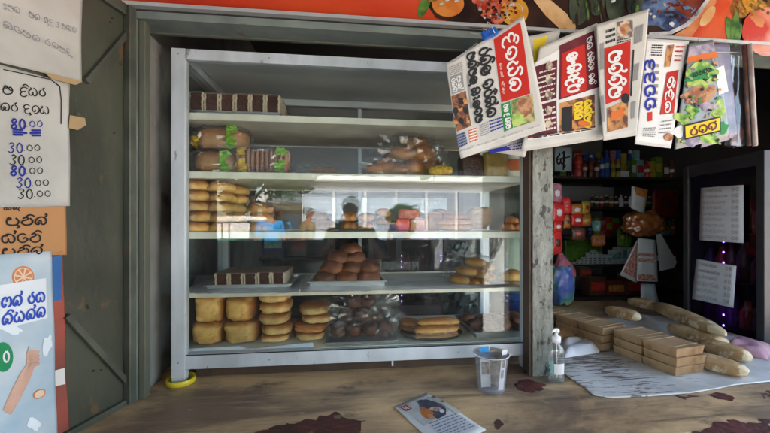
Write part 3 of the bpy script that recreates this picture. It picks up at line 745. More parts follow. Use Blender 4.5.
# ---- bagged pastries
def crumple(name, label, cat, px, py_base, v, w, r, seed, mat=bag2_m, parts=None, group=None, rz=0, nz=.45):
    u, _ = P(px, py_base, v)
    t = thing(name, label, cat, (u, v, w), rz, group)
    b = MB(); b.blob((0, 0, r[2]*.97), r, .85, .85, 34, 22, nz, 5.2, seed, flat=-.85, smooth=False); b.build('bag', mat, t)
    if parts:
        for (dx, dy, dz, rr, e, m_, rzz) in parts:
            b = MB(); b.blob((dx, dy, dz), rr, e, .85, 20, 12, .15, 1.6, dx*50+seed, rz=rzz); b.build('pastry', m_, t)
    return t
crumple('pastry_bag', 'clear bag of golden pastries heaped on the second shelf, highest of the bags', 'pastry bag', 408, 172, .15, SW[3]+.001, (.135,.09,.080), 3,
  parts=[(-.08,-.045,.034,(.052,.036,.030),.8,fried_m,.3),(.015,-.05,.034,(.052,.036,.032),.8,bun_m,.8),(.09,-.03,.045,(.042,.034,.036),.8,fried_m,.2),(-.03,-.03,.088,(.05,.036,.028),.8,bun_m,.2),(.05,-.03,.092,(.046,.034,.032),.8,fried_m,0),(.035,-.01,.132,(.044,.034,.024),.8,bun_m,.4),(-.065,.0,.078,(.03,.02,.02),.8,brown_bun_m,.5)])
crumple('pastry_bag', 'long clear bag of light pastries lying low in front of the heap', 'pastry bag', 388, 175, .085, SW[3]+.001, (.095,.04,.03), 5,
  parts=[(-.04,0,.026,(.04,.02,.018),.8,fried_m,.1),(.04,0,.026,(.038,.022,.02),.8,bun_m,-.2)])
crumple('pastry_bag', 'clear bag with a brown bun leaning beside the newspaper, second shelf', 'pastry bag', 434, 172, .12, SW[3]+.001, (.055,.05,.055), 8,
  parts=[(0,-.005,.045,(.032,.03,.034),.8,dark_bun_m,.2)])
b = MB(); b.blob((0,0,.019), (.045,.018,.018), .7, .8, 20, 10, .1, 2, 4); b.X = None
u_, _ = P(441, 173, .055); solo(b, 'snack_packet', M('yellow_snack', (.75,.52,.03), .35, c2=(.35,.16,.02), scale=70, amt=1, bump=.3), 'small yellow printed snack packet in front of the pastry bags', 'packet', (u_, .06, SW[3]+.001))
crumple('pastry_bag', 'flat empty looking clear bag near the wrapped sliced loaf', 'plastic bag', 318, 172, .12, SW[3]+.001, (.085,.05,.02), 12, parts=[(.02,0,.018,(.05,.02,.014),.8,M('pale_wafer', (.35,.2,.12), .8),.1)])
def packet(name, label, px0, py0, px1, py1, v, w, dp, mat, cat='packet', rz=0, group=None, nz=.06, e=.35):
    (ua, wa), (ub_, wb) = P(px0, py1, v), P(px1, py0, v); h = wb-wa; L = ub_-ua
    b = MB(); b.blob((0, 0, h/2), (L/2, dp/2, h/2), e, e, 24, 16, nz, 3, L*31)
    return solo(b, name, [mat], label, cat, ((ua+ub_)/2, v+dp/2, w), rz, group)
packet('cake_packet', 'dark brown chocolate cake packet at the end of the second shelf', 463, 152, 486, 176, .10, SW[3]+.001, .08, M('dark_wrap', (.09,.03,.02), .35, c2=(.03,.015,.01), scale=40, bump=.4))
packet('cake_packet', 'yellow printed packet on the second shelf under the newspapers', 486, 149, 508, 176, .08, SW[3]+.001, .05, M('yellow_wrap', (.45,.28,.06), .4, c2=(.25,.14,.03), scale=40, bump=.3))
packet('cake_packet', 'white packet with an orange hexagon at the end of the second shelf', 507, 150, 526, 176.5, .09, SW[3]+.001, .04, M('white_wrap', (.55,.56,.5), .4, bump=.2))
hx = Sheet(W(0, .065, 0), udir, vdir); b = MB(); hx.base(b, [(505.5,164),(509,158.5),(521,158.5),(525,164),(519,170.5),(510,170.5)], .001); b2 = hx.obj(b, 'hexagon_label', M('orange_label', (.5,.13,.03), .6, c2=(.4,.08,.02), scale=40)); 
par = [o for o in bpy.data.objects if o.get('label', '').startswith('white packet with an orange')][0]
bpy.context.view_layer.update(); b2.parent = par; b2.matrix_parent_inverse = par.matrix_world.inverted()
# ---- shelf 3 : buns
bw = .036
proto = None
def stack(px, n, v, w, r, where, group, h, proto, wobble=.006, seed=0):
    rr = random.Random(seed)
    for k in range(n):
        u, _ = P(px, 200, v); lab = 'oval bun, %s from the bottom of the stack %s' % (ORD[k], where)
        uvw = (u+rr.uniform(-wobble, wobble), v+rr.uniform(-.006, .006), w+.001+k*h)
        if proto is None:
            b = bun_mb(r, 3); proto = solo(b, 'bun', [bun2_m], lab, 'bun', uvw, 0, group)
        else: dup(proto, uvw, rr.uniform(-.15, .15)+(PI if k % 2 else 0), lab, group)
    return proto
proto = stack(200, 5, .085, SW[2], (.044,.05,.0225), 'by the frame', 'oval buns stacked on the middle shelf', .0345, None, seed=1)
stack(222, 5, .095, SW[2], (.044,.05,.0225), 'beside it', 'oval buns stacked on the middle shelf', .034, proto, seed=2)
stack(206, 5, .20, SW[2], (.044,.05,.0225), 'behind the frame stack', 'oval buns stacked on the middle shelf', .034, proto, seed=5)
stack(236, 5, .21, SW[2], (.044,.05,.0225), 'behind the second stack', 'oval buns stacked on the middle shelf', .034, proto, seed=6)
stack(262, 3, .22, SW[2], (.044,.05,.0225), 'standing furthest from the frame', 'oval buns stacked on the middle shelf', .034, proto, seed=7)
# cream buns on black tray
u_, _ = P(361, 233, .10); tray('bun_tray', 'flat dark tray of cracked buns in the middle of the third shelf', u_, .13, SW[2], .155, .13, .006, black_tray, rim=.004)
pr = None
for i, (px, r_, v) in enumerate([(349,0,.09),(366,0,.09),(349,1,.095),(366,1,.095),(383,1.6,.14),(383,.6,.15)]):
    u, _ = P(px, 232, v); uvw = (u, v, SW[2]+.0045+r_*.031)
    lab = ['cracked round bun, lower one nearest the frame on the dark tray','cracked round bun, lower one toward the red packets on the dark tray','cracked round bun lying on top of the lower frame side bun','cracked round bun lying on top of the lower second bun','topmost paler bun at the back of the dark tray','bun under the topmost pale bun at the back of the tray'][i]
    if pr is None:
        b = MB()
        def crack(q):
            s_ = math.exp(-((q.x-.25*q.z)/.16)**2)*max(0, -q.y)*.28; return Vector((q.x, q.y+s_, q.z-s_*.3))
        b.blob((0,0,.015), (.029,.030,.0175), .85, .95, 26, 14, .1, 1.5, 2, flat=-.75, fn=crack)
        pr = solo(b, 'cracked_bun', [bun_m], lab, 'bun', uvw, 0, 'cracked round buns on the dark tray')
    else: dup(pr, uvw, (i*1.3) % .6-.3, lab)
red_pk = M('red_packet', (.62,.06,.04), .35, c2=(.7,.25,.2), scale=50, amt=1, bump=.3)
packet('red_packet', 'larger pinkish red packet standing on the third shelf beside the cracked buns', 399, 206, 420, 220, .12, SW[2]+.03, .05, red_pk)
packet('red_packet', 'small solid red packet lying at the shelf edge under the pink one', 397, 219, 410, 232, .07, SW[2]+.001, .04, M('red_packet2', (.65,.05,.03), .4, bump=.2))
packet('wrapped_cake', 'pale wrapped cake between the red packets and the rolls', 410, 219, 426, 232, .07, SW[2]+.001, .05, M('pale_wrap', (.55,.30,.2), .5, c2=(.5,.12,.07), scale=30, amt=1))
for i, (pa, pb, pt, pbm, v, m_) in enumerate([(424,446,212,231,.13,fried_m),(438,474,218,227,.075,bun_m),(440,476,224,232,.07,bun_m),(444,470,212,220,.10,fried_m)]):
    (ua, wa), (ub_, wb) = P(pa, pbm, v), P(pb, pt, v)
    b = MB(); b.blob((0,0,(wb-wa)/2), ((ub_-ua)/2, .03, (wb-wa)/2), .7, .6, 22, 12, .12, 2, i)
    solo(b, 'bread_roll', [m_], ['lumpy brown roll beside the pale wrapped cake','upper of two long pale rolls at the shelf edge','lower of two long pale rolls at the shelf edge','brown roll lying behind the long pale rolls'][i], 'bread roll', ((ua+ub_)/2, v+.02, max(wa, SW[2]+.001)), 0, 'rolls on the third shelf')
kraft = M('kraft_paper', (.38,.245,.135), .8, c2=(.22,.13,.065), scale=7, amt=1, detail=8, bump=.5, bscale=24, c3=(.16,.09,.045), lo3=.6, hi3=.68, scale3=12)
kraft_b = M('kraft_bag', (.40,.24,.12), .7, c2=(.22,.12,.05), scale=18, bump=.9, bscale=24, amt=1)
u_, _ = P(479, 231, .09)
b = MB(); b.blob((0,0,.045), (.045,.03,.042), .6, .6, 30, 20, .35, 2.4, 3, flat=-.9, fn=lambda q: Vector((q.x+q.z*.25, q.y, q.z))); solo(b, 'paper_bag', [kraft_b], 'crumpled brown paper bag standing at the end of the rolls', 'paper bag', (u_, .10, SW[2]+.001))
for i, (px, w_) in enumerate([(508,0),(517,0),(513,.028)]):
    u, _ = P(px, 229, .12); b = bun_mb((.024,.028,.018), 5+i); solo(b, 'orange_bun', [M('orange_bun', (.42,.14,.03), .5, c2=(.25,.07,.02), scale=20)], ['orange bun by the corner of the third shelf, first of the lower pair','orange bun touching the cabinet end, second of the lower pair','orange bun resting on the other two in the corner'][i], 'bun', (u, .12+.005*i, SW[2]+.001+w_), 0, 'orange buns in the corner')
# ---- shelf 4: tray of round buns, bag of rolls, long bun
u0, _ = P(309, 288, .075); u1, _ = P(385, 288, .075)
uc = (u0+u1)/2
tray('bun_tray', 'silver tray holding a pyramid of round brown buns', uc, .17, SW[1], u1-u0-.005, .20, .016)
pr = None; k = 0
for lvl, (nx, ny, z) in enumerate([(3,2,0),(3,2,.034),(2,2,.068),(1,1,.098)]):
    for j in range(ny):
        for i in range(nx):
            x = uc+(i-(nx-1)/2)*(.078-.010*lvl)+(.012 if lvl in (1,3) else 0); y = .122+lvl*.022+j*.072
            lab = 'round brown bun, %s in %s row, %s layer of the pyramid' % (ORD[i], ['front','middle','back'][j], ['bottom','second','third','top'][lvl])
            uvw = (x+random.uniform(-.004,.004), y, SW[1]+.004+z+random.uniform(-.003,.001))
            if pr is None: b = bun_mb((.044,.044,.030), 11, 1, -.6, .2); pr = solo(b, 'round_bun', [brown_bun_m], lab, 'bun', uvw, 0, 'round brown buns piled on the tray')
            else: dup(pr, uvw, random.uniform(0, 6), lab)
def liner(pts_px, w, seed, name='shelf_liner', label=None, mat=None, amp=.004):
    q = [G(px, py, w) for px, py in pts_px]
    n, m_ = 28, 16; vs = []; fs = []
    c = [Vector(p) for p in q]; o = sum(c, Vector((0,0)))/4
    for side in (0, 1):
        for j in range(m_+1):
            for i in range(n+1):
                a, b_ = i/n, j/m_; p = (c[0]*(1-a)+c[1]*a)*(1-b_)+(c[3]*(1-a)+c[2]*a)*b_
                z = amp*abs(noise.noise(Vector((p.x*22, p.y*22, seed))))+amp*.4*abs(noise.noise(Vector((p.x*60, p.y*60, seed))))+.0012
                vs.append((p.x-o.x, p.y-o.y, z-(0 if side == 0 else .0008)))
    N1 = (n+1)*(m_+1)
    for j in range(m_):
        for i in range(n):
            a = j*(n+1)+i; fs.append((a, a+1, a+n+2, a+n+1)); fs.append((a+N1+n+1, a+N1+n+2, a+N1+1, a+N1))
    b = MB(); b.add(vs, fs, 0, True)
    return solo(b, name, [mat], label, 'liner', (o.x, o.y, w))
lin_m = M('grey_liner', (.42,.43,.47), .3, c2=(.20,.21,.24), scale=8, bump=.5, bscale=20, amt=1)
liner([(302,275),(503,273),(520,287.5),(300,293)], SW[1], 4, label='creased grey plastic liner under the round buns and bagged rolls', mat=lin_m)
liner([(196,276),(302,275),(299,293),(190,294)], SW[1], 9, label='creased grey liner under the lower chocolate cake tray', mat=lin_m)
rt = thing('roll_bag', 'open clear bag of short soft rolls with their ends showing', 'bag of rolls', (P(473,284,.1)[0], .12, SW[1]+.004), 0)
b = MB(); b.blob((.0,.05,.05), (.098,.088,.056), .8, .8, 34, 20, .45, 4, 6, flat=-.8, smooth=False); b.build('bag', bag_m, rt)
for i, (px, py, an) in enumerate([(462,281,.1),(474,284,-.1),(484,284,-.2),(469,272,.2),(481,274,0),(491,277,-.4),(478,263,.1),(489,267,-.2)]):
    v = .075+ (0.012 if py < 275 else 0)+(0.02 if py < 268 else 0); u, w_ = P(px, py, v)
    b = MB(); b.blob((u-P(473,284,.1)[0], v+.03-.12, w_-SW[1]-.004), (.0195,.05,.0175), .75, .95, 18, 12, .08, 2, i, rz=an*1.0+.35); b.build('roll', bun2_m, rt)
u_, _ = P(515, 283, .10); b = bun_mb((.045,.032,.026), 19, .9, -.6); solo(b, 'long_bun', [bun2_m], 'single long bun at the post end of the fourth shelf', 'bun', (u_, .12, SW[1]+.003), .5)
# green grey container & blue drum behind right end
# ---- bottom shelf: loaves
def loaf(px0, py0, px1, py1, v, dp, label, w, e=.45, seed=0, mat=loaf_m, rz=0, group='bread loaves on the bottom shelf', fn=None, name='bread_loaf', cat='bread loaf'):
    (ua, wa), (ub_, wb) = P(px0, py1, v), P(px1, py0, v); h = wb-wa; L = ub_-ua
    b = MB(); b.blob((0, 0, h/2), (L/2, dp/2, h/2), e, e*1.05, 36, 24, .13, 2.3, seed, fn=fn or (lambda q: Vector((q.x*(1+.06*q.z), q.y, q.z+.05*(1-q.x*q.x)*max(q.z, 0)))))
    o = solo(b, name, [mat], label, cat, ((ua+ub_)/2, v+dp/2, w), rz, group); return w+h
B0 = SW[0]+.004
def pile(items, v, dp, w):
    for it in items: w = loaf(*it[:4], v, dp, it[4], w, **(it[5] if len(it) > 5 else {}))-.003
pile([(188,330,221,354,'lower square ended loaf by the cabinet frame'), (190,301,220,331,'upper square ended loaf by the cabinet frame', {'seed': 3, 'rz': .06})], .07, .20, B0)
pile([(221,330,256,354,'lower square ended loaf second along from the frame', {'seed': 5}), (224,303,253,330,'upper square ended loaf second along from the frame', {'seed': 7, 'rz': -.08})], .07, .20, B0)
fd = dict(mat=flat_m, group='flat loaves on the bottom shelf', name='flat_loaf', cat='flat loaf', e=.6)
pile([(258,343,288,352,'lowest flat loaf of the taller stack', dict(fd, seed=8)),(259,333,290,345,'tilted flat loaf low in the taller stack', dict(fd, seed=9, rz=.1)),(256,323,287,336,'pale middle flat loaf in the taller stack', dict(fd, seed=10)),(257,313,289,326,'flat loaf next to the top of the taller stack', dict(fd, seed=11)),(256,303,288,316,'topmost flat loaf of the taller stack', dict(fd, seed=13, rz=-.05))], .075, .14, B0)
pile([(294,342,324,352,'lowest flat loaf of the shorter stack', dict(fd, seed=14)),(293,332,328,343,'brownish flat loaf low in the shorter stack', dict(fd, seed=15, mat=fried_m)),(300,325,332,335,'pale flat loaf jutting out of the shorter stack', dict(fd, seed=16, rz=.1)),(298,315,328,327,'topmost flat loaf of the shorter stack', dict(fd, seed=17))], .08, .13, B0)
# paper under the loaves
def paper_strip(pts, w, label, mat=white_p, name='shelf_paper', th=.0008, curl=0):
    q = [Vector(G(px, py, w)) for px, py in pts]; o = sum(q, Vector((0,0)))/len(q)
    b = MB(); b.prism([(p.x-o.x, p.y-o.y) for p in q], .0008, .0008+th)
    return solo(b, name, [mat], label, 'paper', (o.x, o.y, w))
wp = M('shelf_white_paper', (.62,.66,.72), .7, c2=(.5,.54,.6), scale=10)
paper_strip([(187,350),(245,346),(251,350.5),(256,350),(255,353.5),(187,356)], SW[0], 'white paper under the square ended loaves', wp)
paper_strip([(257,351),(300,345),(314,344.5),(314,350.0),(257,353.3)], SW[0], 'white paper under the flat loaves', wp)
# front lip of paper hanging slightly above frame
for pts, lab in (([(187,349),(240,346),(247,349),(255,348),(255,353.6),(187,355.6)], 'turned up white paper edge in front of the square ended loaves'), ([(256,348.5),(290,344.5),(313,342.5),(314,350.0),(256,353.2)], 'turned up white paper edge in front of the flat loaves')):
    sh = Sheet(W(0, .040, 0), udir, vdir); b = MB(); sh.base(b, pts, .0008); o = sh.obj(b, 'paper_edge', wp); tag(o, lab, 'paper')
# dark buns in crisp bag
u0, _ = P(362, 345, .09)
tb = thing('bun_bag', 'big crackly clear bag of dark brown buns on a tray on the bottom shelf', 'bag of buns', (u0, .15, SW[0]+.008), 0)
b = MB(); b.blob((0, .01, .078), (.130,.088,.080), .85, .85, 44, 28, .6, 5, 21, flat=-.92, smooth=False); b.blob((-.075, -.03, .05), (.06,.04,.05), .85, .85, 24, 15, .7, 5, 5, flat=-.9, smooth=False); b.blob((.07, -.035, .05), (.06,.04,.05), .85, .85, 24, 15, .7, 5, 9, flat=-.9, smooth=False); b.build('bag', bag2_m, tb)
kk = 0
for (x, y, z) in [(-.08,-.035,.03),(-.03,-.045,.03),(.03,-.045,.03),(.08,-.03,.03),(-.055,-.01,.075),(0,-.02,.075),(.055,-.01,.07),(-.03,.0,.12),(.025,.01,.12),(-.09,.05,.03),(.09,.05,.03)]:
    b = MB(); b.blob((x, y, z), (.032,.032,.026), .9, 1, 18, 12, .1, 2, kk); b.build('bun', dark_bun_m, tb); kk += 1
u0, _ = P(362, 348, .05); tray('bread_tray', 'grey tray under the big bag of dark buns', u0, .15, SW[0], .235, .19, .007, tray_m)
# oval trays with submarine rolls
def oval_tray(name, label, px, v, w, rx, ry, mat=black_tray):
    u, _ = P(px, 345, v); t = thing(name, label, 'tray', (u, v, w+.001))
    b = MB(); b.smooth = True; n = 36; vs = []; fs = []
    pr_ = [(0,.0),(.8,.0),(.93,.006),(1,.014),(1.03,.014),(1.03,.012),(.95,.003),(.82,-.0005)]
    for k, (r_, z) in enumerate(pr_):
        for i in range(n):
            a = 2*PI*i/n; vs.append((rx*r_*math.cos(a), ry*r_*math.sin(a), z+.0006))
    for k in range(len(pr_)-1):
        for i in range(n): j = (i+1) % n; fs.append((k*n+i, k*n+j, (k+1)*n+j, (k+1)*n+i))
    b.add(vs, fs, 0, True); b.build('dish', mat, t); return t
oval_tray('oval_tray', 'oval dark tray with filled submarine rolls on the bottom shelf', 431, .125, SW[0], .115, .085)
cut_m = M('roll_filling', (.16,.05,.035), .8, c2=(.35,.2,.1), scale=60, amt=1)
for i, (px, py, v, L, rz, m_) in enumerate([(436,341,.075,.085,.06,bun2_m),(438,330,.115,.085,.03,bun2_m),(408,325,.18,.04,-.5,bun_m)]):
    u, _ = P(px, py, v)
    t = thing('submarine_roll', ['long filled roll nearest the shelf edge on the oval tray','long filled roll behind the front one on the oval tray','short roll lying at the back of the oval tray'][i], 'filled roll', (u, v, SW[0]+.003+(.016 if i == 1 else 0)), rz, 'rolls on the oval tray')
    b = MB(); b.blob((0,0,.012), (L,.027,.011), .8, .75, 30, 10, .08, 2, i); b.build('lower_half', m_, t)
    b = MB(); b.blob((.003,0,.0225), (L*.94,.024,.006), .8, .75, 26, 8, .35, 5, i); b.build('filling', cut_m, t)
    b = MB(); b.blob((.002,.004,.033), (L*.97,.026,.014), .8, .75, 30, 12, .08, 2, i+4); b.build('upper_half', m_, t)
u_, _ = P(497, 343, .12); tray('deep_tray', 'grey steel tray with dark pastries at the post end of the bottom shelf', u_, .19, SW[0], .205, .25, .020, M('dull_tray', (.25,.26,.27), .35, .7))
for i, (px, v, m_) in enumerate([(478,.15,dark_bun_m),(492,.13,dark_bun_m),(506,.14,brown_bun_m),(486,.22,dark_bun_m),(502,.23,dark_bun_m),(470,.24,brown_bun_m),(518,.2,brown_bun_m),(515,.26,brown_bun_m)]):
    u, _ = P(px, 335, v); b = MB(); b.blob((0,0,.018), (.034,.026,.017), .7, .8, 18, 10, .25, 2.4, i)
    solo(b, 'dark_pastry', [m_], ['dark pastry at the near corner of the steel tray','dark pastry in the middle front of the steel tray','brown pastry third along the front of the steel tray','dark pastry in the second row of the steel tray','dark pastry deeper in the steel tray beside the brown ones','brown pastry at the back corner of the steel tray','brown pastry against the cabinet end of the steel tray','rearmost brown pastry against the cabinet end'][i], 'pastry', (u, v+.02, SW[0]+.004), i*.7, 'pastries in the steel tray')

for i, (px, v, z, r_, m_) in enumerate([(428,.20,0,(.045,.03,.026),fried_m),(452,.22,0,(.045,.03,.026),brown_bun_m),(440,.21,.045,(.042,.03,.022),fried_m),(466,.19,0,(.035,.03,.034),fried_m),(392,.24,0,(.04,.035,.022),bun_m),(310,.25,0,(.045,.035,.022),bun2_m),(325,.23,0,(.042,.035,.022),bun2_m),(317,.24,.036,(.042,.035,.021),bun_m)]):
    u, _ = P(px, 228, v); b = MB(); b.blob((0,0,r_[2]*.9), r_, .8, .85, 24, 14, .2, 2.2, i*3+1, flat=-.8)
    solo(b, 'brown_pastry', [m_], ['brown pastry behind the pale wrapped cake','dark pastry behind the long rolls','pastry lying across the two behind the rolls','tall brown pastry behind the paper bag','bun behind the red packets','bun deep on the third shelf near the cracked buns','second bun deep on the third shelf near the cracked buns','bun on top of the two deep on the third shelf'][i], 'pastry', (u, v, SW[2]+.001+z), i*.5, 'pastries at the back of the third shelf')
# ================================================================= left door leaf with papers
hg = W(uj1, -.095, 0)
ddir = Vector((-.17, -1, 0)).normalized()
ang = math.atan2(ddir.y, ddir.x)
dn = Vector((-ddir.y, ddir.x, 0))            # towards the opening / camera
if (CAM-hg).dot(dn) < 0: dn = -dn
door = bpy.data.objects.new('steel_door', None); COL.objects.link(door); door.location = hg; door.rotation_euler = (0, 0, ang)
tag(door, 'grey green steel door leaf folded open beside the cabinet, papers pasted on it', 'door')
dW, dTop = .72, 1.12
b = MB(); b.box(.0, -.012, .003, dW, .0, dTop)
door_panel = b.build('sheet_panel', steel_green, door)
b = MB()
b.box(-.0, .0005, .003, .022, .022, dTop); b.box(.0225, .0005, dTop-.03, dW, .014, dTop); b.box(.0225, .0005, .003, dW, .014, .018)
b.build('angle_frame', M('steel_frame_paint', (.085,.092,.072), .45, .2, c2=(.045,.05,.038), scale=9, detail=10, amt=1, bump=.2, c3=(.12,.07,.04), lo3=.62, hi3=.68, scale3=20), door, bevel=.002)
dsh = Sheet(hg, ddir, dn)
def dq(px, py): return dsh.q(px, py)
def brace(p, q_, wd=.013):
    a = dq(*p); c = dq(*q_); d = (c-a).normalized(); n_ = Vector((-d.y, d.x))*wd/2
    b = MB(); b.prism([((a+n_).x, (a+n_).y), ((a-n_).x, (a-n_).y), ((c-n_).x, (c-n_).y), ((c+n_).x, (c+n_).y)], .0005, .012, axis='y'); return b.build('corner_brace', M('steel_frame_paint', (0,0,0)), door)
brace((131, 26), (84, 82)); brace((136, 394), (64, 316))
for p in ((112,18),(120,64),(110,22),(114,133),(101,370),(93,371),(88,308),(87,306)):
    a = dq(*p); b = MB(); b.blob((a.x, .001, a.y), (.003,.0025,.003), seg=10, rings=6); b.build('rivet', M('rivet_rust', (.03,.025,.02), .6, .4), door)
def on_door(name, label, cat, base_pts, mat, off, bend=None, th=.0008, n=24):
    sh = Sheet(hg+dn*off, ddir, dn, bend); b = MB(); sh.base(b, base_pts, th, n); o = sh.obj(b, name, mat); return sh, tag(o, label, cat)
curl = lambda a, b_: .0015*math.sin(a*23+b_*9)+.001*math.sin(b_*31)
old_p = M('stained_white_paper', (.46,.46,.44), .8, c2=(.35,.35,.33), scale=5, amt=1, c3=(.38,.32,.24), lo3=.62, hi3=.72, scale3=6, bump=.1)
sh, o = on_door('handwritten_notice', 'white sheet with faint handwriting, highest on the steel door', 'notice', [(-20,-20),(82,-20),(82,82),(-20,58)], old_p, .004, curl)
b = MB()
sh.text(b, 'ma na _ ga U da _ 3 _ ma sa va', [(28,11),(76,28),(76,35),(28,19)], 0, .09, 3, .25); sh.text(b, 'ka ta'.replace('ta','tta')+' ma na _ ra va ma da U', [(2,20),(72,50),(72,58),(2,29)], 0, .09, 3, .25)
sh.text(b, '3 ma na', [(2,3),(20,8),(20,14),(2,9)], 0, .09, 3, .25)
sh.obj(b, 'handwriting', [M('faint_pencil', (.16,.17,.2), .8)], o)
# orange sheet
sh, o = on_door('menu_sheet', 'orange brown printed sheet partly under the price list on the steel door', 'notice', [(-10,188),(66,192),(66,255),(-10,255)], M('orange_paper', (.42,.22,.10), .8, c2=(.36,.18,.08), scale=5), .003, curl)
b = MB()
sh.text(b, 'pa U dda I na H', [(6,215),(47,214),(47,227),(6,228)], 0, .17); sh.text(b, 'sa H tta dda I', [(1,231),(40,230),(40,242),(1,243)], 0, .17); sh.text(b, 'pa U dda I na H', [(2,246),(42,244),(42,256),(2,258)], 0, .17)
sh.text(b, 'ka na U', [(4,205),(20,204),(20,211),(4,212)], 0, .17)
sh.obj(b, 'printing', [ink], o)
sh, o = on_door('price_list', 'white handwritten price list in black and blue ink on the steel door', 'price list', [(-18,60),(70,84),(70,206),(-18,208)], old_p, .006, curl)
b = MB()
sh.text(b, 'ma _ da I ya ra', [(2,82),(46,87),(46,98),(2,95)], 0, .125, 3, .12); sh.text(b, 'na ra _ da U va ya', [(0,102),(49,106),(49,117),(0,113)], 0, .125, 3, .12)
sh.poly(b, [sh.q(*p) for p in [(2,69),(50,79),(60,86),(62,100),(62,124),(61,124),(61,100),(59,87),(50,80),(2,70)]], 0, 2, True)
for (r, y) in (('8 0', 118),('3 0', 142),('3 0', 154),('8 0', 165),('3 0', 177),('3 0', 188)):
    x0 = {118:10,142:7,154:9,165:10,177:16,188:18}[y]
    sh.text(b, r, [(x0,y+1),(x0+15,y+1),(x0+15,y+11),(x0,y+11)], 0 if r[0] == '3' and y in (154,188) else 1, .22 if r[0] == '8' else .14, 3, .15)
    sh.text(b, '. 0 0', [(x0+15,y+3),(x0+33,y+3),(x0+33,y+9),(x0+15,y+9)], 0 if y != 118 else 1, .17, 3, .2)
sh.poly(b, [sh.q(*p) for p in [(10,129),(22,129),(22,136),(10,136)]], 1, 3); sh.text(b, '- - -', [(22,130),(41,130),(41,136),(22,136)], 1, .45)
for yy in (131, 133.5, 136): sh.text(b, '- -', [(10,yy-4),(40,yy-3.4),(40,yy+2.6),(10,yy+2)], 1, .5, 4, .3)
sh.obj(b, 'handwriting', [ink, blue_ink], o)
# poster
sh, o = on_door('strip_poster', 'blue and red poster edge showing beside the fruit drink poster', 'poster', [(40,255),(62,251),(70,440),(40,440)], M('poster_strip', (.30,.06,.04), .5, c2=(.10,.04,.03), scale=5, amt=1), .003, curl)
b = MB(); sh.poly(b, [(48,258),(61,255),(61.5,300),(48,302)], 0, 1); sh.poly(b, [(50,372),(65,368),(66,384),(50,388)], 1, 1); sh.obj(b, 'printing', [M('pr_blue', (.04,.12,.32), .5), white_p], o)
sh, o = on_door('drink_poster', 'pale blue fruit drink poster with orange slices and a hand holding a glass', 'poster', [(-20,256),(51,251),(58,440),(-20,440)], M('poster_pale_blue', (.27,.38,.47), .45, c2=(.44,.50,.55), scale=7, amt=1), .005, curl)
b = MB()
sh.ell(b, 23, 277, 11, 11, 0, 1); sh.ell(b, 23, 277, 9.2, 9.2, 1, 2)
for k in range(8):
    a = k*PI/4+.2; pts = [(23+1.6*math.cos(a+.39), 277+1.6*math.sin(a+.39)), (23+8.3*math.cos(a+.1), 277+8.3*math.sin(a+.1)), (23+8.6*math.cos(a+.39), 277+8.6*math.sin(a+.39)), (23+8.3*math.cos(a+.68), 277+8.3*math.sin(a+.68))]
    sh.poly(b, [sh.q(*p) for p in pts], 0, 3, True)
sh.poly(b, [(-18,288),(45,278),(46,318),(-18,334)], 2, 4)
sh.text(b, 'ga na H _ ra sa', [(1,294),(44,288),(44,301),(1,308)], 3, .2, 6); sh.text(b, 'na I ya na H na', [(1,311),(44,303),(44,316),(1,325)], 3, .2, 6)
sh.ell(b, 2, 357, 10, 15, 4, 2); sh.text(b, '0', [(2,351),(8,351),(8,362),(2,362)], 2, .22, 4)
sk_ = 5
sh.poly(b, [sh.q(*p) for p in [(2,410),(10,392),(20,372),(27,362),(34,366),(30,378),(20,398),(10,415)]], sk_, 2, True)
sh.poly(b, [sh.q(*p) for p in [(25,352),(29,349),(37,352),(38,358),(35,366),(30,370),(26,366),(25,360)]], sk_, 3, True)
for k in range(4): sh.ell(b, 33, 352.5+k*4, 5.5, 1.9, sk_, 4+k, -.25)
sh.poly(b, [sh.q(*p) for p in [(27,346),(35,348),(33,364),(26,361)]], 6, 3, True)
sh.ell(b, 39, 394, 7, 4.5, 0, 2, -.5); sh.ell(b, 39, 394, 5.4, 3.3, 1, 3, -.5); sh.ell(b, 16, 398, 4, 3.5, 0, 2); sh.ell(b, 33, 424, 9, 5, 7, 2, .4, wob=.5); sh.ell(b, 12, 330, 9, 4, 7, 2, .2, wob=.6); sh.ell(b, 46, 345, 4, 11, 7, 2, .2, wob=.6)
sh.obj(b, 'printing', [M('pr_orng', (.52,.20,.08), .5), M('pr_pith', (.62,.50,.40), .5), M('pr_white', (.62,.66,.70), .5), M('pr_blue2', (.03,.07,.38), .5), M('pr_green', (.02,.22,.09), .5), M('pr_skin', (.50,.32,.25), .5, c2=(.36,.2,.15), scale=20), M('pr_glass', (.40,.47,.52), .3), M('pr_splash', (.62,.68,.74), .5)], o)
sh, o = on_door('masking_tape', 'torn strip of brown masking tape beside the price list', 'tape', [(70,115),(85,118),(86,125),(78,130),(69,128)], M('tape', (.34,.24,.12), .6), .008)
sh, o = on_door('masking_tape', 'brown tape along the lower edge of the highest white sheet', 'tape', [(44,72),(83,82),(76,85),(52,79)], M('tape', (.34,.24,.12), .6), .009)
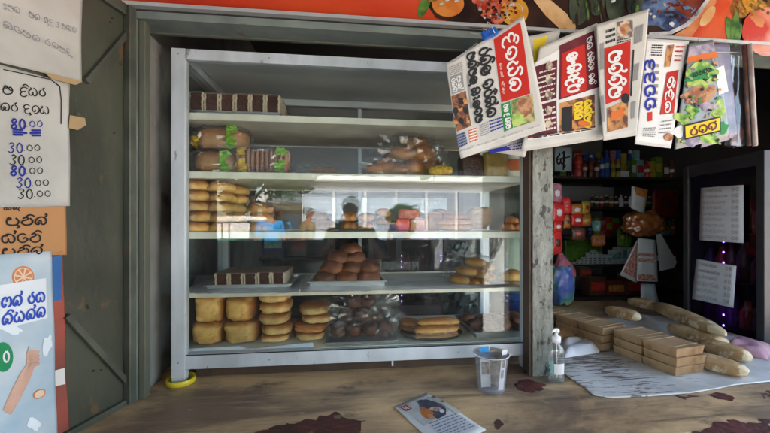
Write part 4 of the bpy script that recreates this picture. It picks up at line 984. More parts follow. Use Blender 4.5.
# ================================================================= newspapers on a wire
wire_pts = []
NV = -.20
def hang(pts_list, v0, yaw, mat, label, name='newspaper', cat='newspaper', bendk=.004, group=None, pitch=0, layers=3, off=0):
    """a folded paper hanging in front of the opening"""
    cx = sum(p[0] for p in pts_list)/len(pts_list); cy = sum(p[1] for p in pts_list)/len(pts_list)
    u, w_ = P(cx, cy, v0)
    n = (Matrix.Rotation(yaw, 3, 'Z') @ vdir); n = (n+ZAX*pitch).normalized()
    ax = Matrix.Rotation(yaw, 3, 'Z') @ udir
    ph = cx*.1
    bend = lambda a, b_: bendk*1.2*math.sin(a*15+ph)+bendk*.8*math.sin(b_*14+a*9+ph)
    sh = Sheet(W(u, v0, w_), ax, n, bend)
    b = MB()
    if len(pts_list) == 4:
        for k in range(layers):
            q = [sh.q(*p) for p in pts_list]
            c_ = sum(q, Vector((0, 0)))/4
            dx = Vector((.0022*k, -.0028*k)); q = [p+dx for p in q]
            sh.base(b, q, .0012, 26, 0, -k*.0026)
    else: sh.base(b, pts_list, .002)
    o = sh.obj(b, name, mat); return sh, tag(o, label, cat, group)
grp = 'newspapers hanging above the counter'
photo_m = [M('ph_'+str(i), a, .7, c2=c, scale=sc, amt=1, lo=.42, hi=.58) for i, (a, c, sc) in enumerate([((.22,.09,.045),(.04,.03,.03),45), ((.38,.30,.15),(.12,.14,.05),40), ((.45,.22,.08),(.10,.04,.03),30), ((.08,.09,.05),(.35,.22,.2),30), ((.12,.10,.09),(.5,.4,.3),50), ((.10,.24,.05),(.35,.45,.12),30), ((.22,.09,.05),(.4,.22,.12),40), ((.16,.14,.2),(.35,.3,.36),25)])]
gr_box = M('green_box', (.03,.20,.06), .7); lt_blue = M('lt_blue', (.20,.30,.50), .7, c2=(.5,.55,.6), scale=60); dk_blue = M('dk_blue', (.03,.05,.16), .7)
yel_ink = M('yellow_ink', (.62,.45,.03), .7); cream_ink = M('cream_ink', (.62,.56,.5), .7); org_ink = M('orange_ink', (.5,.13,.03), .7)
NM = [ink, red_ink, white_p, grey_ink, photo_m[0], photo_m[1], gr_box, lt_blue, dk_blue, org_ink, maroon_ink, yel_ink, photo_m[2], photo_m[4], cream_ink, blue_ink, photo_m[5], photo_m[6], photo_m[7]]
# wire
wz = P(600, 52, -.14)[1]
wt_ = thing('hanging_wire', 'thin wire strung across the opening that carries the newspapers', 'wire', (P(470, 40, -.15)[0], -.15, P(470, 33, -.15)[1]))
b = MB(); uu0, ww0 = P(470, 33, -.15); pts = []
for k in range(25):
    t = k/24; u, w_ = P(470+t*330, 33+t*20+6*math.sin(PI*t), -.15); pts.append((u-uu0, .001*math.sin(k), w_-ww0))
b.tube(pts, .0015, 6); b.build('wire', alu_edge, wt_)
# C: behind sheet with yellow strip
sh, o = hang([(500,42),(560,28),(560,30),(528,152),(478,148),(490,120)][0:0] or [(512,40),(561,29),(524,155),(474,146)], -.165, .05, news_p, 'newspaper mostly hidden behind the red headed one, yellow strip and barcode showing', group=grp)
b = MB(); sh.poly(b, [(533,40),(548,35),(541,62),(533,70)], 11, 1); sh.lines(b, [(547,45),(553,43),(545,64),(540,66)], 5, 0, .5, 2, 5); sh.poly(b, [(489,150),(505,146),(512,150),(490,153)], 15, 1)
sh.lines(b, [(500,147),(524,140),(520,150),(500,152)], 3, 15, .4, 2, 2)
sh.obj(b, 'print', NM, o)
# D: second big spread (maroon)
sh, o = hang([(527,88),(600,22),(604,137),(528,147)][0:0] or [(540,47),(597,23),(603,137),(522,149)], -.175, .12, news_p, 'maroon and white newspaper hanging between two others, yellow writing over a fire picture', group=grp, bendk=.003)
b = MB(); Q = sh.poly
Q(b, [(536,62),(593,32),(597,130),(528,140)], 2, 1)
Q(b, [(559,46),(593,31),(597,88),(559,100)], 10, 2); Q(b, [(536,66),(557,60),(557,98),(532,104)], 10, 2); Q(b, [(530,107),(557,100),(558,133),(528,138)], 10, 2); Q(b, [(560,103),(593,95),(594,128),(560,133)], 12, 2)
Q(b, [(561,54),(583,45),(585,91),(561,98)], 1, 3)
sh.text(b, 'la NG ka AA da I pa', [(580,50),(582,91),(565,94),(564,57)], 2, .17, 5)
sh.text(b, 'ma sa _ ra ka va AA _ va na I', [(592,35),(594,84),(587,86),(585,40)], 2, .15, 5)
sh.text(b, 'ya na H ma va', [(592,99),(592,126),(583,128),(583,102)], 11, .26, 5); sh.text(b, 'pa va ra na', [(582,102),(582,118),(574,120),(574,104)], 11, .26, 5)
sh.lines(b, [(594.5,40),(598,39),(602,134),(598,135)], 2, 3, .6, 2, 31); sh.lines(b, [(533,134),(594,126),(594,130),(533,139)], 2, 0, .5, 5, 32); Q(b, [(562,108),(572,106),(572,130),(562,131)], 0, 4); sh.ell(b, 583, 124, 6, 3, 9, 6, .2); sh.lines(b, [(540,70),(555,66),(555,96),(536,101)], 6, 14, .3, 5, 3); sh.lines(b, [(533,110),(556,104),(556,130),(531,135)], 5, 14, .35, 5, 4)
for y in (66,80,95,110,124): sh.ell(b, 549, y, 3.5, 4.5, 13, 6, 0, 12, .4)
sh.obj(b, 'print', NM, o)
# E: red one nearest the corner
sh, o = hang([(597,24),(648,9),(637,133),(604,138)], -.19, .02, news_p, 'newspaper with a tall red heading panel and a face picture at its top corner', group=grp, bendk=.003)
b = MB(); Q = sh.poly
Q(b, [(606,44),(631,40),(629,91),(605,96)][0:0] or [(605,48),(630,41),(630,95),(607,104)], 1, 2)
sh.text(b, 'ma va H ba'.replace('ba','cha')+' I ma', [(626,48),(627,96),(610,99),(609,53)], 2, .18, 5)
Q(b, [(617,22),(632,19),(632,37),(617,41)], 13, 2); sh.ell(b, 624, 29, 4.5, 6, 17, 3, 0, 14, .3); sh.lines(b, [(606,29),(615,26),(616,42),(606,45)], 3, 0, .5, 3, 8)
sh.lines(b, [(634,18),(643,14),(634,128),(631,129)], 3, 3, .45, 2, 33); sh.lines(b, [(600,30),(604,29),(606,134),(603,135)], 2, 3, .5, 2, 34); sh.lines(b, [(617,39),(630,37),(630,41),(617,44)], 2, 0, .5, 2, 35); Q(b, [(608,108),(629,99),(628,127),(608,132)], 12, 2); sh.ell(b, 626, 98, 4, 5, 0, 4); Q(b, [(632,50),(633.5,50),(632,96),(630.5,96)], 0, 3); Q(b, [(612,112),(624,107),(624,116),(612,121)], 9, 3)
sh.obj(b, 'print', NM, o)
# F: white with blue letters
sh, o = hang([(647,38),(690,40),(671,146),(634,142)], -.168, -.02, white_p, 'bright white newspaper with big blue letters down one side and a red heading', group=grp, bendk=.003)
b = MB(); Q = sh.poly
for i, (a, y) in enumerate((('da', 60), ('da', 73), ('tta', 86), ('tta', 99))): sh.text(b, a, [(655,y),(653,y+12),(643,y+12),(645,y)], 15, .34, 3)
Q(b, [(646,113),(651,112),(651,121),(646,122)], 1, 2)
Q(b, [(668,72),(680,69),(674,113),(659,115)], 1, 2); sh.text(b, 'cha I da I na', [(677,73),(671,113),(663,114),(667,80)], 2, .2, 4)
Q(b, [(668,45),(675,44),(671,66),(665,67)], 12, 2); sh.lines(b, [(677,44),(686,44),(681,62),(675,62)], 4, 1, .35, 2, 3); sh.lines(b, [(661,120),(673,118),(669,134),(657,135)], 4, 3, .35, 2, 3); sh.ell(b, 668, 137, 5, 4, 17, 2)
sh.lines(b, [(652,62),(660,62),(656,110),(652,110)], 7, 3, .5, 2, 36); sh.lines(b, [(642,128),(655,127),(654,138),(641,137)], 5, 3, .5, 2, 37); sh.lines(b, [(652,44),(664,44),(662,56),(651,56)], 5, 0, .5, 2, 38); sh.text(b, '. . .', [(648,45),(652,56),(650,57),(646,46)], 3, .4, 3)
sh.obj(b, 'print', NM, o)
# G,H magazines
mag_m = M('magazine_cover', (.17,.17,.20), .3, c2=(.07,.10,.06), scale=16, amt=1)
sh, o = hang([(712,44),(728,42),(737,112),(724,140)][0:0] or [(708,43),(731,44),(738,135),(700,146)], -.15, -.1, M('mag_back', (.09,.09,.15), .35, c2=(.25,.22,.30), scale=16, amt=1), 'purplish magazine half hidden behind the green vegetable magazine', 'magazine', 'magazine', group='magazines hanging above the counter')
sh, o = hang([(688,44),(712,40),(729,136),(676,147)], -.17, .03, mag_m, 'magazine with green vegetables on the cover and a yellow title box at the bottom', 'magazine', 'magazine', group='magazines hanging above the counter')
b = MB(); Q = sh.poly
Q(b, [(688,48),(711,43),(713,55),(686,60)], 18, 1); Q(b, [(686,58),(714,52),(716,58),(685,64)], 9, 2)
sh.ell(b, 699, 76, 16, 12, 16, 3, -.25, 24, .4); sh.ell(b, 697, 78, 12, 5, 6, 4, -.25, 20, .5); sh.ell(b, 693, 84, 9, 2.5, 16, 5, -.3); sh.ell(b, 702, 72, 9, 2, 6, 6, -.1); sh.ell(b, 697, 95, 16, 8, 17, 3, -.3, 24, .4); Q(b, [(712,70),(722,66),(726,92),(716,96)], 2, 1)
sh.text(b, 'ya dda cha U ma', [(690,74),(708,68),(708,74),(690,80)], 0, .2, 8)
for (x, y, rx, ry, i) in [(684,118,7,6,16),(692,110,7,5,16),(706,106,9,5,18),(716,112,7,8,16),(690,140,9,5,18),(708,138,12,5,16),(722,128,5,6,6),(680,132,5,6,2)]: sh.ell(b, x, y, rx, ry, i, 2, .3, 16, .7)
rz_ = random.Random(4)
for _ in range(60):
    y_ = rz_.uniform(60, 144); x_ = 690-(y_-50)*.13+rz_.uniform(0, 22+(y_-50)*.24); sh.ell(b, x_, y_, rz_.uniform(.8, 2.6), rz_.uniform(.8, 2), rz_.choice([16, 6, 0, 17, 18, 16, 5]), 7, rz_.random(), 9, .6)
Q(b, [(683,125),(717,117),(718,132),(684,140)], 0, 9); Q(b, [(684.5,126.5),(716,118.8),(716.8,130.8),(685,138.2)], 11, 10)
sh.text(b, 'ra va cha', [(688,128),(713,121.5),(714,129.5),(689,136.5)], 10, .28, 12)
sh.obj(b, 'print', NM, o)
# rolled magazine, plastic bag
rm = thing('rolled_magazine', 'rolled magazine hanging upright at the end of the wire', 'magazine', (P(757,145,-.17)[0], -.17, P(757,145,-.17)[1]), 0, 'magazines hanging above the counter')
b = MB(); ut, wt1 = P(751, 44, -.17); ub0, wb1 = P(757, 145, -.17); dd = (ut-ub0, 0, wt1-wb1)
for k in range(5): b.tube([(k*.0035-.006, k*.003, 0), (dd[0]+k*.0025-.005, k*.002, dd[2])], .0065, 8)
b.build('rolled_pages', M('rolled_pages', (.42,.38,.34), .6, c2=(.2,.12,.1), scale=22, amt=1, stretch=(1,1,.6)), rm)
b = MB(); b.tube([(-.016,.01,.0),(dd[0]-.012,.01,dd[2])], .006, 8); b.build('cover', M('dark_cover', (.05,.03,.03), .4, c2=(.3,.12,.08), scale=18), rm)
pbag = thing('plastic_bag', 'hanging clear plastic sleeve with something dark red at its bottom', 'plastic bag', (P(736,147,-.145)[0], -.145, P(736,147,-.145)[1]))
ut, wt1 = P(738, 55, -.145); ub0, wb1 = P(736, 147, -.145); H = wt1-wb1
b = MB(); n = 14; m_ = 10; vs = []; fs = []
for side in (-1, 1):
    for j in range(n+1):
        for i in range(m_+1):
            t = j/n; s_ = i/m_-.5; wd = .085*(1-.35*t)
            vs.append((s_*wd+(ut-ub0)*t, side*(.012*(1-abs(2*s_))**.5*(1-.5*t)+.0005)+.004*noise.noise(Vector((s_*6, t*6, side))), H*t+.012*abs(s_)*(1-t)))
N1 = (n+1)*(m_+1)
for sd in (0, 1):
    for j in range(n):
        for i in range(m_): a = sd*N1+j*(m_+1)+i; fs.append((a, a+1, a+m_+2, a+m_+1))
b.add(vs, fs, 0, True); b.build('sleeve', bag_m, pbag)
b = MB(); b.blob((-.005,0,.04), (.028,.009,.036), .7, .8, 20, 14, .15, 2, 3); b.build('contents', M('dark_red_sweets', (.09,.02,.015), .4, c2=(.03,.01,.01), scale=40), pbag)
# A: the front newspaper
sh, o = hang([(446.5,63),(523,16.5),(545,126),(460,155)], -.235, .10, news_p, 'big black headlines and red heading newspaper tilted under a blue clip', group=grp, bendk=.004, layers=4)
b = MB(); Q = sh.poly
def z3(x, y): return (440+x/3.21, 20+y/3.21)
def ZQ(l): return [z3(*p) for p in l]
Q(b, ZQ([(172,62),(255,8),(287,238),(200,263)]), 1, 1)
sh.text(b, 'da I va ya I na', ZQ([(243,30),(268,222),(222,236),(196,62)]), 2, .17, 3)
sh.text(b, 'ka na H _ da I na', ZQ([(198,135),(212,236),(203,238),(190,140)]), 14, .15, 3)
sh.text(b, 'ra na I la _ va ra I ka H na', ZQ([(172,72),(192,298),(156,316),(126,94)]), 0, .21, 3)
sh.text(b, 'ma na I ma la U _ ka AA la va ma', ZQ([(122,94),(148,318),(112,336),(80,112)]), 0, .21, 3)
Q(b, ZQ([(34,180),(75,163),(82,222),(40,238)]), 3, 1); sh.text(b, 'ma la H', ZQ([(72,172),(78,218),(62,222),(56,180)]), 2, .22, 3); sh.text(b, 'ra na va', ZQ([(54,180),(60,226),(44,232),(38,188)]), 2, .22, 3)
Q(b, ZQ([(38,243),(86,224),(103,338),(55,358)]), 4, 1)
for k in range(9): sh.ell(b, *z3(52+(k % 3)*17, 258+(k//3)*32), 3.4, 3.2, 0 if k % 2 else 12, 2, .4, 12, .6)
Q(b, ZQ([(198,268),(226,260),(236,345),(208,358)]), 6, 1); sh.text(b, 'ma la _ 2'.replace('2','da')+' _ ka va ma', ZQ([(222,268),(232,344),(212,350),(203,274)]), 2, .2, 3)
Q(b, ZQ([(228,258),(294,238),(303,325),(238,345)]), 5, 1); sh.ell(b, *z3(272,280), 7, 10, 17, 2, .2, 16, .5); sh.ell(b, *z3(250,318), 8, 6, 16, 2, 0, 16, .5)
sh.lines(b, ZQ([(160,318),(200,306),(206,345),(166,360)]), 4, 15, .45, 2, 1); sh.lines(b, ZQ([(128,335),(156,322),(162,362),(134,374)]), 6, 3, .4, 2, 2)
Q(b, ZQ([(92,350),(118,341),(126,385),(98,395)]), 2, 1); sh.lines(b, ZQ([(92,350),(118,341),(126,385),(98,395)]), 5, 9, .6, 2, 3)
Q(b, ZQ([(52,368),(82,356),(90,398),(60,412)]), 3, 1); sh.lines(b, ZQ([(52,368),(82,356),(90,398),(60,412)]), 5, 8, .6, 2, 3)
sh.lines(b, ZQ([(38,128),(120,70),(122,80),(42,138)]), 2, 3, .4, 2, 3)
sh.text(b, 'ka na H _ ma na va _ da I na va AA _ ma ra', ZQ([(60,418),(318,335),(318,340),(62,424)]), 3, .2, 2)
sh.lines(b, ZQ([(84,118),(90,116),(114,336),(106,338)]), 1, 3, .5, 2, 9); sh.lines(b, ZQ([(30,148),(74,130),(76,160),(34,178)]), 5, 3, .5, 2, 11)
sh.obj(b, 'print', NM, o)
# binder clips
def clip(px, py, v, label, mat, s_=1.0, rot=-.42):
    u, w_ = P(px, py, v); t = thing('binder_clip', label, 'binder clip', (u, v, w_)); t.rotation_euler = (0, 0, YAW)
    b = MB(); b.X = Matrix.Rotation(rot, 4, 'Y'); b.prism([(-.012*s_, 0), (.012*s_, 0), (.003*s_, .024*s_), (-.003*s_, .024*s_)], -.024*s_, .024*s_, axis='x')
    b.build('clip_body', mat, t, bevel=.0015)
    for sd in (-1, 1):
        b = MB(); b.X = Matrix.Rotation(rot, 4, 'Y'); b.tube([(-.008*s_, sd*.013*s_, .002), (-.006*s_, sd*.015*s_, .03*s_), (0, sd*.016*s_, .04*s_), (.006*s_, sd*.015*s_, .03*s_), (.008*s_, sd*.013*s_, .002)], .0012, 6)
        b.build('wire_lever', tray_m, t)
clip(491, 37, -.240, 'blue binder clip gripping the front newspaper on the wire', M('blue_clip', (.02,.10,.42), .3, c2=(.02,.08,.34)), .9, -.45)
clip(697, 44, -.165, 'small grey binder clip holding the vegetable magazine', M('grey_clip', (.3,.3,.3), .3, .6), .4, .1)
# ================================================================= things on the counter
# plastic cup
cu, cv = G(496, 396); cu0, cv0 = cu, cv+.035
cup = thing('plastic_cup', 'clear plastic tub with paper slips standing in it near the counter edge', 'cup', (cu0, cv0, .0006))
hcup = .113; r0, r1 = .037, .050
cupm = glass_mat('cup_plastic', .06, (.90,.91,.94), .12, haze=.16, hazec=(.55,.57,.66))
b = MB(); b.lathe([(0, .002), (r0, .002), (r0+.001, .004)]+[(r0+.002+(r1-r0-.002)*k/10, .004+(hcup-.004)*k/10) for k in range(11)]+[(r1+.004, hcup), (r1+.004, hcup-.003), (r1+.0015, hcup-.004)], 0, 0, 40)
b.build('cup_wall', cupm, cup)
b = MB(); b.lathe([(r1+.001,hcup-.001),(r1+.0045,hcup-.001),(r1+.005,hcup+.001),(r1+.001,hcup+.0015),(r1+.001,hcup-.001)], 0, 0, 40); b.build('rim', glass_mat('cup_rim', .15, (.8,.8,.85), .2, haze=.5), cup)
def card(name, label, x, y, z0, wd, h, rz, tilt, mat, extra=None, cat='paper slip', fold=0):
    t = bpy.data.objects.new(name, None)
    b = MB(); n = 6; vs = []; fs = []
    for s_ in (0, 1):
        for i in range(n+1):
            for j in (0, 1):
                a = i/n-.5; vs.append((a*wd, (.006*math.cos(a*PI) if fold else 0)+s_*.0006, j*h))
    for s_ in (0, 1):
        for i in range(n): a = s_*2*(n+1)+i*2; fs.append((a, a+2, a+3, a+1))
    N1 = 2*(n+1)
    for i in range(n): a = 2*i; fs += [(a, a+N1, a+2+N1, a+2), (a+1, a+3, a+3+N1, a+1+N1)]
    fs += [(0, 1, 1+N1, N1), (2*n, 2*n+N1, 2*n+1+N1, 2*n+1)]
    b.add(vs, fs, 0, False)
    bpy.data.objects.remove(t)
    o = b.build(name, [mat]); o.location = W(cu0+x, cv0+y, z0); o.rotation_euler = (tilt[0], tilt[1], YAW+rz); tag(o, label, cat, 'paper slips in the cup')
    if extra:
        b = MB()
        for (x0, z0_, x1, z1, mi) in extra: b.box(x0*wd, -.0012, z0_*h, x1*wd, -.0004, z1*h, mi)
        e = b.build('print', [M('slip_blue', (.05,.28,.55), .5, c2=(.02,.15,.4), scale=60), M('slip_dark', (.05,.05,.05), .6, c2=(.35,.3,.2), scale=90, amt=1), M('slip_brown', (.32,.22,.12), .6, c2=(.12,.08,.05), scale=60, amt=1), white_p], o)
    return o
slipm = M('slip_card', (.55,.56,.55), .5)
card('paper_slip', 'pale card with a bright blue square standing in the clear tub', -.012, .010, .006, .030, .128, .0, (-.05, -.02), slipm, [(-.45,.66,.42,.97,0),(-.4,.3,.4,.6,1)])
card('paper_slip', 'brown and dark printed slip curved round the inside of the tub', .014, .018, .006, .040, .112, -.3, (.08, .08), M('slip_tan', (.42,.33,.20), .6, c2=(.1,.08,.06), scale=40, amt=1), [(-.48,.5,-.1,.95,1)], fold=1)
card('paper_slip', 'long white slip leaning out of the tub toward the shelf post', .024, -.014, .006, .020, .122, .35, (.04, .10), white_p, [(-.3,.3,.2,.5,1),(-.3,.55,.2,.75,1)])
card('paper_slip', 'second white slip leaning beside the long one in the tub', .033, -.004, .006, .014, .112, .9, (.03, .10), white_p)
# leaflet on the counter: perspective corners
def flat_sheet(pts, w, label, name, cat, mat, curl=.0, th=.0006):
    q = [Vector(G(px, py, w)) for px, py in pts]; o3 = W(q[0].x, q[0].y, w)
    sh = Sheet(o3, udir, ZAX); return sh
class HSheet(Sheet):
    def __init__(s, px, py, w, bend=None):
        u, v = G(px, py, w); s.o = W(u, v, w); s.n = ZAX.copy(); s.ax = udir.normalized(); s.ay = vdir.normalized(); s.bend = bend; s.sg = 1
        s.mw = Matrix.Translation(s.o) @ Matrix((s.ax, s.ay, ZAX)).transposed().to_4x4()
sh = HSheet(435, 420, .0022, lambda a, b_: .003*max(0, math.sin(a*20+.5))+.0018*math.sin(b_*30))
sh.bend = lambda a, b_: .0022+.002*math.sin(a*22+.8)+.0014*math.sin(b_*31)
b = MB(); sh.base(b, [(394,407),(426,393.5),(486,430),(446,455)], .0008, 12); lf = tag(sh.obj(b, 'leaflet', white_p), 'white leaflet with a red badge and a dark and orange picture lying on the counter', 'leaflet')
b = MB(); Q = sh.poly
Q(b, [(402,408),(428,398),(449,413),(424,427)], 0, 1)
sh.poly(b, [sh.q(*p) for p in [(418,403),(426,401),(432,403),(440,406),(446,411),(446,417),(438,421),(430,417),(424,414),(420,409)]], 1, 2, True)
sh.ell(b, 427, 415, 6.5, 5, 2, 3, .5, 18, .5); sh.ell(b, 436, 412, 3, 2, 3, 4); sh.ell(b, 421, 403.5, 3.4, 2, 1, 4); sh.ell(b, 431, 419, 4, 2, 3, 4, .4); sh.ell(b, 442, 414, 2.5, 1.8, 4, 5)
Q(b, [(400,409),(406,406.5),(412,410.5),(406,413)], 5, 4); sh.text(b, 'va da', [(402,409.5),(406,408),(410,410.5),(406,412)], 6, .25, 6)
Q(b, [(430,398.5),(434,397.6),(462,414),(456,416)], 7, 2)
sh.lines(b, [(428,424),(456,415),(476,428),(444,442)], 7, 8, .35, 3, 4); sh.lines(b, [(428,397),(431,396),(448,406),(445,407)], 2, 1, .35, 4, 4)
sh.obj(b, 'print', [M('lf_grey', (.38,.38,.36), .6, c2=(.55,.55,.5), scale=30), M('lf_dark', (.05,.05,.07), .6, c2=(.12,.12,.15), scale=40), M('lf_orange', (.50,.17,.04), .6, c2=(.35,.1,.03), scale=60), M('lf_skin', (.42,.22,.13), .6), M('lf_white', (.6,.6,.6), .6), red_ink, white_p, M('lf_pale', (.5,.48,.42), .6), M('lf_blue', (.18,.22,.35), .7)], lf)
# sanitiser bottle
bu, bv = G(560, 384); bv += .02
bo = thing('pump_bottle', 'small clear pump bottle with white cap beside the peeling post', 'bottle', (bu, bv, .0006))
k_ = 1.0
b = MB(); b.X = Matrix.Diagonal((1, .72, 1, 1)); b.lathe([(0,.001),(.024,.001),(.026,.004),(.026,.095),(.024,.108),(.012,.120),(.0105,.124),(.0105,.128)], 0, 0, 32); b.build('bottle_body', glass_mat('bottle_plastic', .09, (.88,.90,.9), .05, haze=.06), bo)
b = MB(); b.X = Matrix.Diagonal((1, .72, 1, 1)); b.lathe([(0,.003),(.0235,.003),(.0245,.006),(.0245,.04),(0,.041)], 0, 0, 28); b.build('liquid', glass_mat('gel', .05, (.8,.84,.84), .02, haze=.05), bo)
b = MB(); b.lathe([(.0,.126),(.0135,.126),(.0135,.145),(.006,.147),(.0045,.160),(.0,.161)], 0, 0, 24); b.build('collar', M('white_plastic', (.72,.72,.72), .35), bo)
b = MB(); b.lathe([(0,.158),(.009,.158),(.010,.166),(.006,.170),(0,.171)], 0, 0, 20); b.tube([(0,0,.165),(-.014,-.008,.166),(-.022,-.012,.162)], [.0045,.004,.003]); b.build('pump_head', M('white_plastic', (0,0,0)), bo)
b = MB(); b.tube([(0,0,.126),(.003,.002,.06),(.004,.003,.008)], .0022, 8); b.build('dip_tube', M('tube_white', (.6,.6,.6), .4), bo)
b = MB(); n = 12
for (a0, a1, z0, z1, mi) in ((-2.25,-.85,.028,.062,0), (-2.75,-2.3,.03,.07,1)):
    vs = []; fs = []
    for k in range(n+1):
        a = a0+(a1-a0)*k/n; vs += [(.0266*math.cos(a), .0266*.72*math.sin(a), z0), (.0266*math.cos(a), .0266*.72*math.sin(a), z1)]
    for k in range(n): fs.append((2*k, 2*k+2, 2*k+3, 2*k+1))
    b.add(vs, fs, mi, True)
b.build('label', [white_p, M('teal_label', (.22,.42,.40), .5)], bo)
# folded white cloth & brown packet behind it
b = MB(); p0 = G(566, 356, .0); cu_ = [G(566,358), G(598,352), G(590,336,.0), G(563,340)]
def draped(name, label, cat, pts, h, mat, seed, lumps=.35, w=0.0012):
    q = [Vector(G(*p)) for p in pts]; o = sum(q, Vector((0, 0)))/len(q)
    b = MB(); n = 18; vs = []; fs = []
    for j in range(n+1):
        for i in range(n+1):
            a, c = i/n, j/n; p = (q[0]*(1-a)+q[1]*a)*(1-c)+(q[3]*(1-a)+q[2]*a)*c
            e = min(1, 5*min(a, 1-a))**.5*min(1, 5*min(c, 1-c))**.5
            vs.append((p.x-o.x, p.y-o.y, .001+h*e*(1+lumps*noise.noise(Vector((a*3, c*3, seed))))))
    for j in range(n):
        for i in range(n): a = j*(n+1)+i; fs.append((a, a+1, a+n+2, a+n+1))
    N1 = len(vs); vs += [(p[0], p[1], .0003) for p in vs[:]]; fs += [tuple(x+N1 for x in f)[::-1] for f in fs[:]]
    b.add(vs, fs, 0, True); return solo(b, name, [mat], label, cat, (o.x, o.y, w))
draped('folded_cloth', 'folded white cloth lying behind the pump bottle', 'cloth', [(563,360),(601,354),(594,341),(560,343)], .028, M('white_cloth', (.72,.73,.76), .85, bump=.2), 3, .5)
draped('bread_packet', 'brown paper bread packet behind the white cloth near the post', 'packet', [(553,345),(592,342),(590,331),(552,333)], .05, kraft_b, 5, .3)
# white worn board
wb_m, nt, N, Lk = newmat('worn_white_board')
out = N('ShaderNodeOutputMaterial'); bs = N('ShaderNodeBsdfPrincipled'); Lk(bs.outputs[0], out.inputs[0]); bs.inputs['Roughness'].default_value = .45
tc = N('ShaderNodeTexCoord'); mp = N('ShaderNodeMapping'); mp.inputs['Rotation'].default_value = (0, 0, R(28)); mp.inputs['Scale'].default_value = (7, 60, 1); Lk(tc.outputs['Object'], mp.inputs[0])
n1 = N('ShaderNodeTexNoise'); n1.inputs['Scale'].default_value = 1.6; n1.inputs['Detail'].default_value = 7; n1.inputs['Roughness'].default_value = .7; n1.inputs['Distortion'].default_value = .6; Lk(mp.outputs[0], n1.inputs['Vector'])
n2 = N('ShaderNodeTexNoise'); n2.inputs['Scale'].default_value = 4.2; n2.inputs['Detail'].default_value = 3; Lk(tc.outputs['Object'], n2.inputs['Vector'])
sx = N('ShaderNodeSeparateXYZ'); Lk(tc.outputs['Object'], sx.inputs[0])
gx = N('ShaderNodeMapRange'); gx.inputs[1].default_value = .10; gx.inputs[2].default_value = .42; gx.inputs[3].default_value = .12; gx.inputs[4].default_value = -.08; Lk(sx.outputs[0], gx.inputs[0])
a1 = N('ShaderNodeMath'); a1.operation = 'ADD'; Lk(n1.outputs[0], a1.inputs[0]); Lk(gx.outputs[0], a1.inputs[1])
a2 = N('ShaderNodeMath'); a2.operation = 'MULTIPLY_ADD'; a2.inputs[1].default_value = .35; Lk(n2.outputs[0], a2.inputs[0]); Lk(a1.outputs[0], a2.inputs[2])
mr = N('ShaderNodeMapRange'); mr.inputs[1].default_value = .80; mr.inputs[2].default_value = .84; Lk(a2.outputs[0], mr.inputs[0])
n4 = N('ShaderNodeTexNoise'); n4.inputs['Scale'].default_value = 7; n4.inputs['Detail'].default_value = 8; Lk(tc.outputs['Object'], n4.inputs['Vector'])
r4 = N('ShaderNodeMapRange'); r4.inputs[1].default_value = .35; r4.inputs[2].default_value = .7; Lk(n4.outputs[0], r4.inputs[0])
mx0 = N('ShaderNodeMix'); mx0.data_type = 'RGBA'; mx0.inputs[6].default_value = (.60,.59,.57,1); mx0.inputs[7].default_value = (.36,.36,.35,1); Lk(r4.outputs[0], mx0.inputs[0])
mx = N('ShaderNodeMix'); mx.data_type = 'RGBA'; Lk(mx0.outputs[2], mx.inputs[6]); mx.inputs[7].default_value = (.12,.095,.085,1); Lk(mr.outputs[0], mx.inputs[0]); Lk(mx.outputs[2], bs.inputs['Base Color'])
pts = [(558,350),(556,368),(570,379),(585,389),(594,396),(612,399),(650,397),(690,394),(716,390),(735,386),(764,383),(800,380),(812,356),(770,345),(735,335),(690,322),(640,315),(596,322),(575,332)]
q = [Vector(G(px, py)) for px, py in pts]; o0 = q[0]
b = MB(); b.prism([(p.x-o0.x, p.y-o0.y) for p in q], .0008, .0055)
solo(b, 'white_board', [wb_m], 'worn white laminated board with scraped black marks under the brown packs', 'board', (o0.x, o0.y, 0), bevel=.002)
BW = .0062
# kraft boxes: stacks of tapered packs along a row
def kraft_pack(label, uvw, L, Wd, h, rz, proto=[None]):
    if proto[0] is None:
        t = thing('paper_pack', label, 'paper pack', uvw, rz, 'brown paper packs stacked in rows')
        b = MB(); i_ = .004
        vs = [(-L/2+i_, -Wd/2+i_, 0), (L/2-i_, -Wd/2+i_, 0), (L/2-i_, Wd/2-i_, 0), (-L/2+i_, Wd/2-i_, 0), (-L/2, -Wd/2, h), (L/2, -Wd/2, h), (L/2, Wd/2, h), (-L/2, Wd/2, h)]
        b.add(vs, [(0,3,2,1),(4,5,6,7),(0,1,5,4),(1,2,6,5),(2,3,7,6),(3,0,4,7)], 0, False); b.build('wrapped_block', kraft, t, bevel=.0022)
        b = MB()
        for yy in (-.33, .30):
            y = Wd*yy
            b.tube([(-L/2-.0007, y, .004), (-L/2-.0007, y, h), (L/2+.0007, y+.004, h+.0006), (L/2+.0007, y+.004, .004)], .0007, 5)
        b.build('string', M('jute', (.42,.32,.18), .9), t)
        proto[0] = t; return t
    return dup(proto[0], uvw, rz, label)
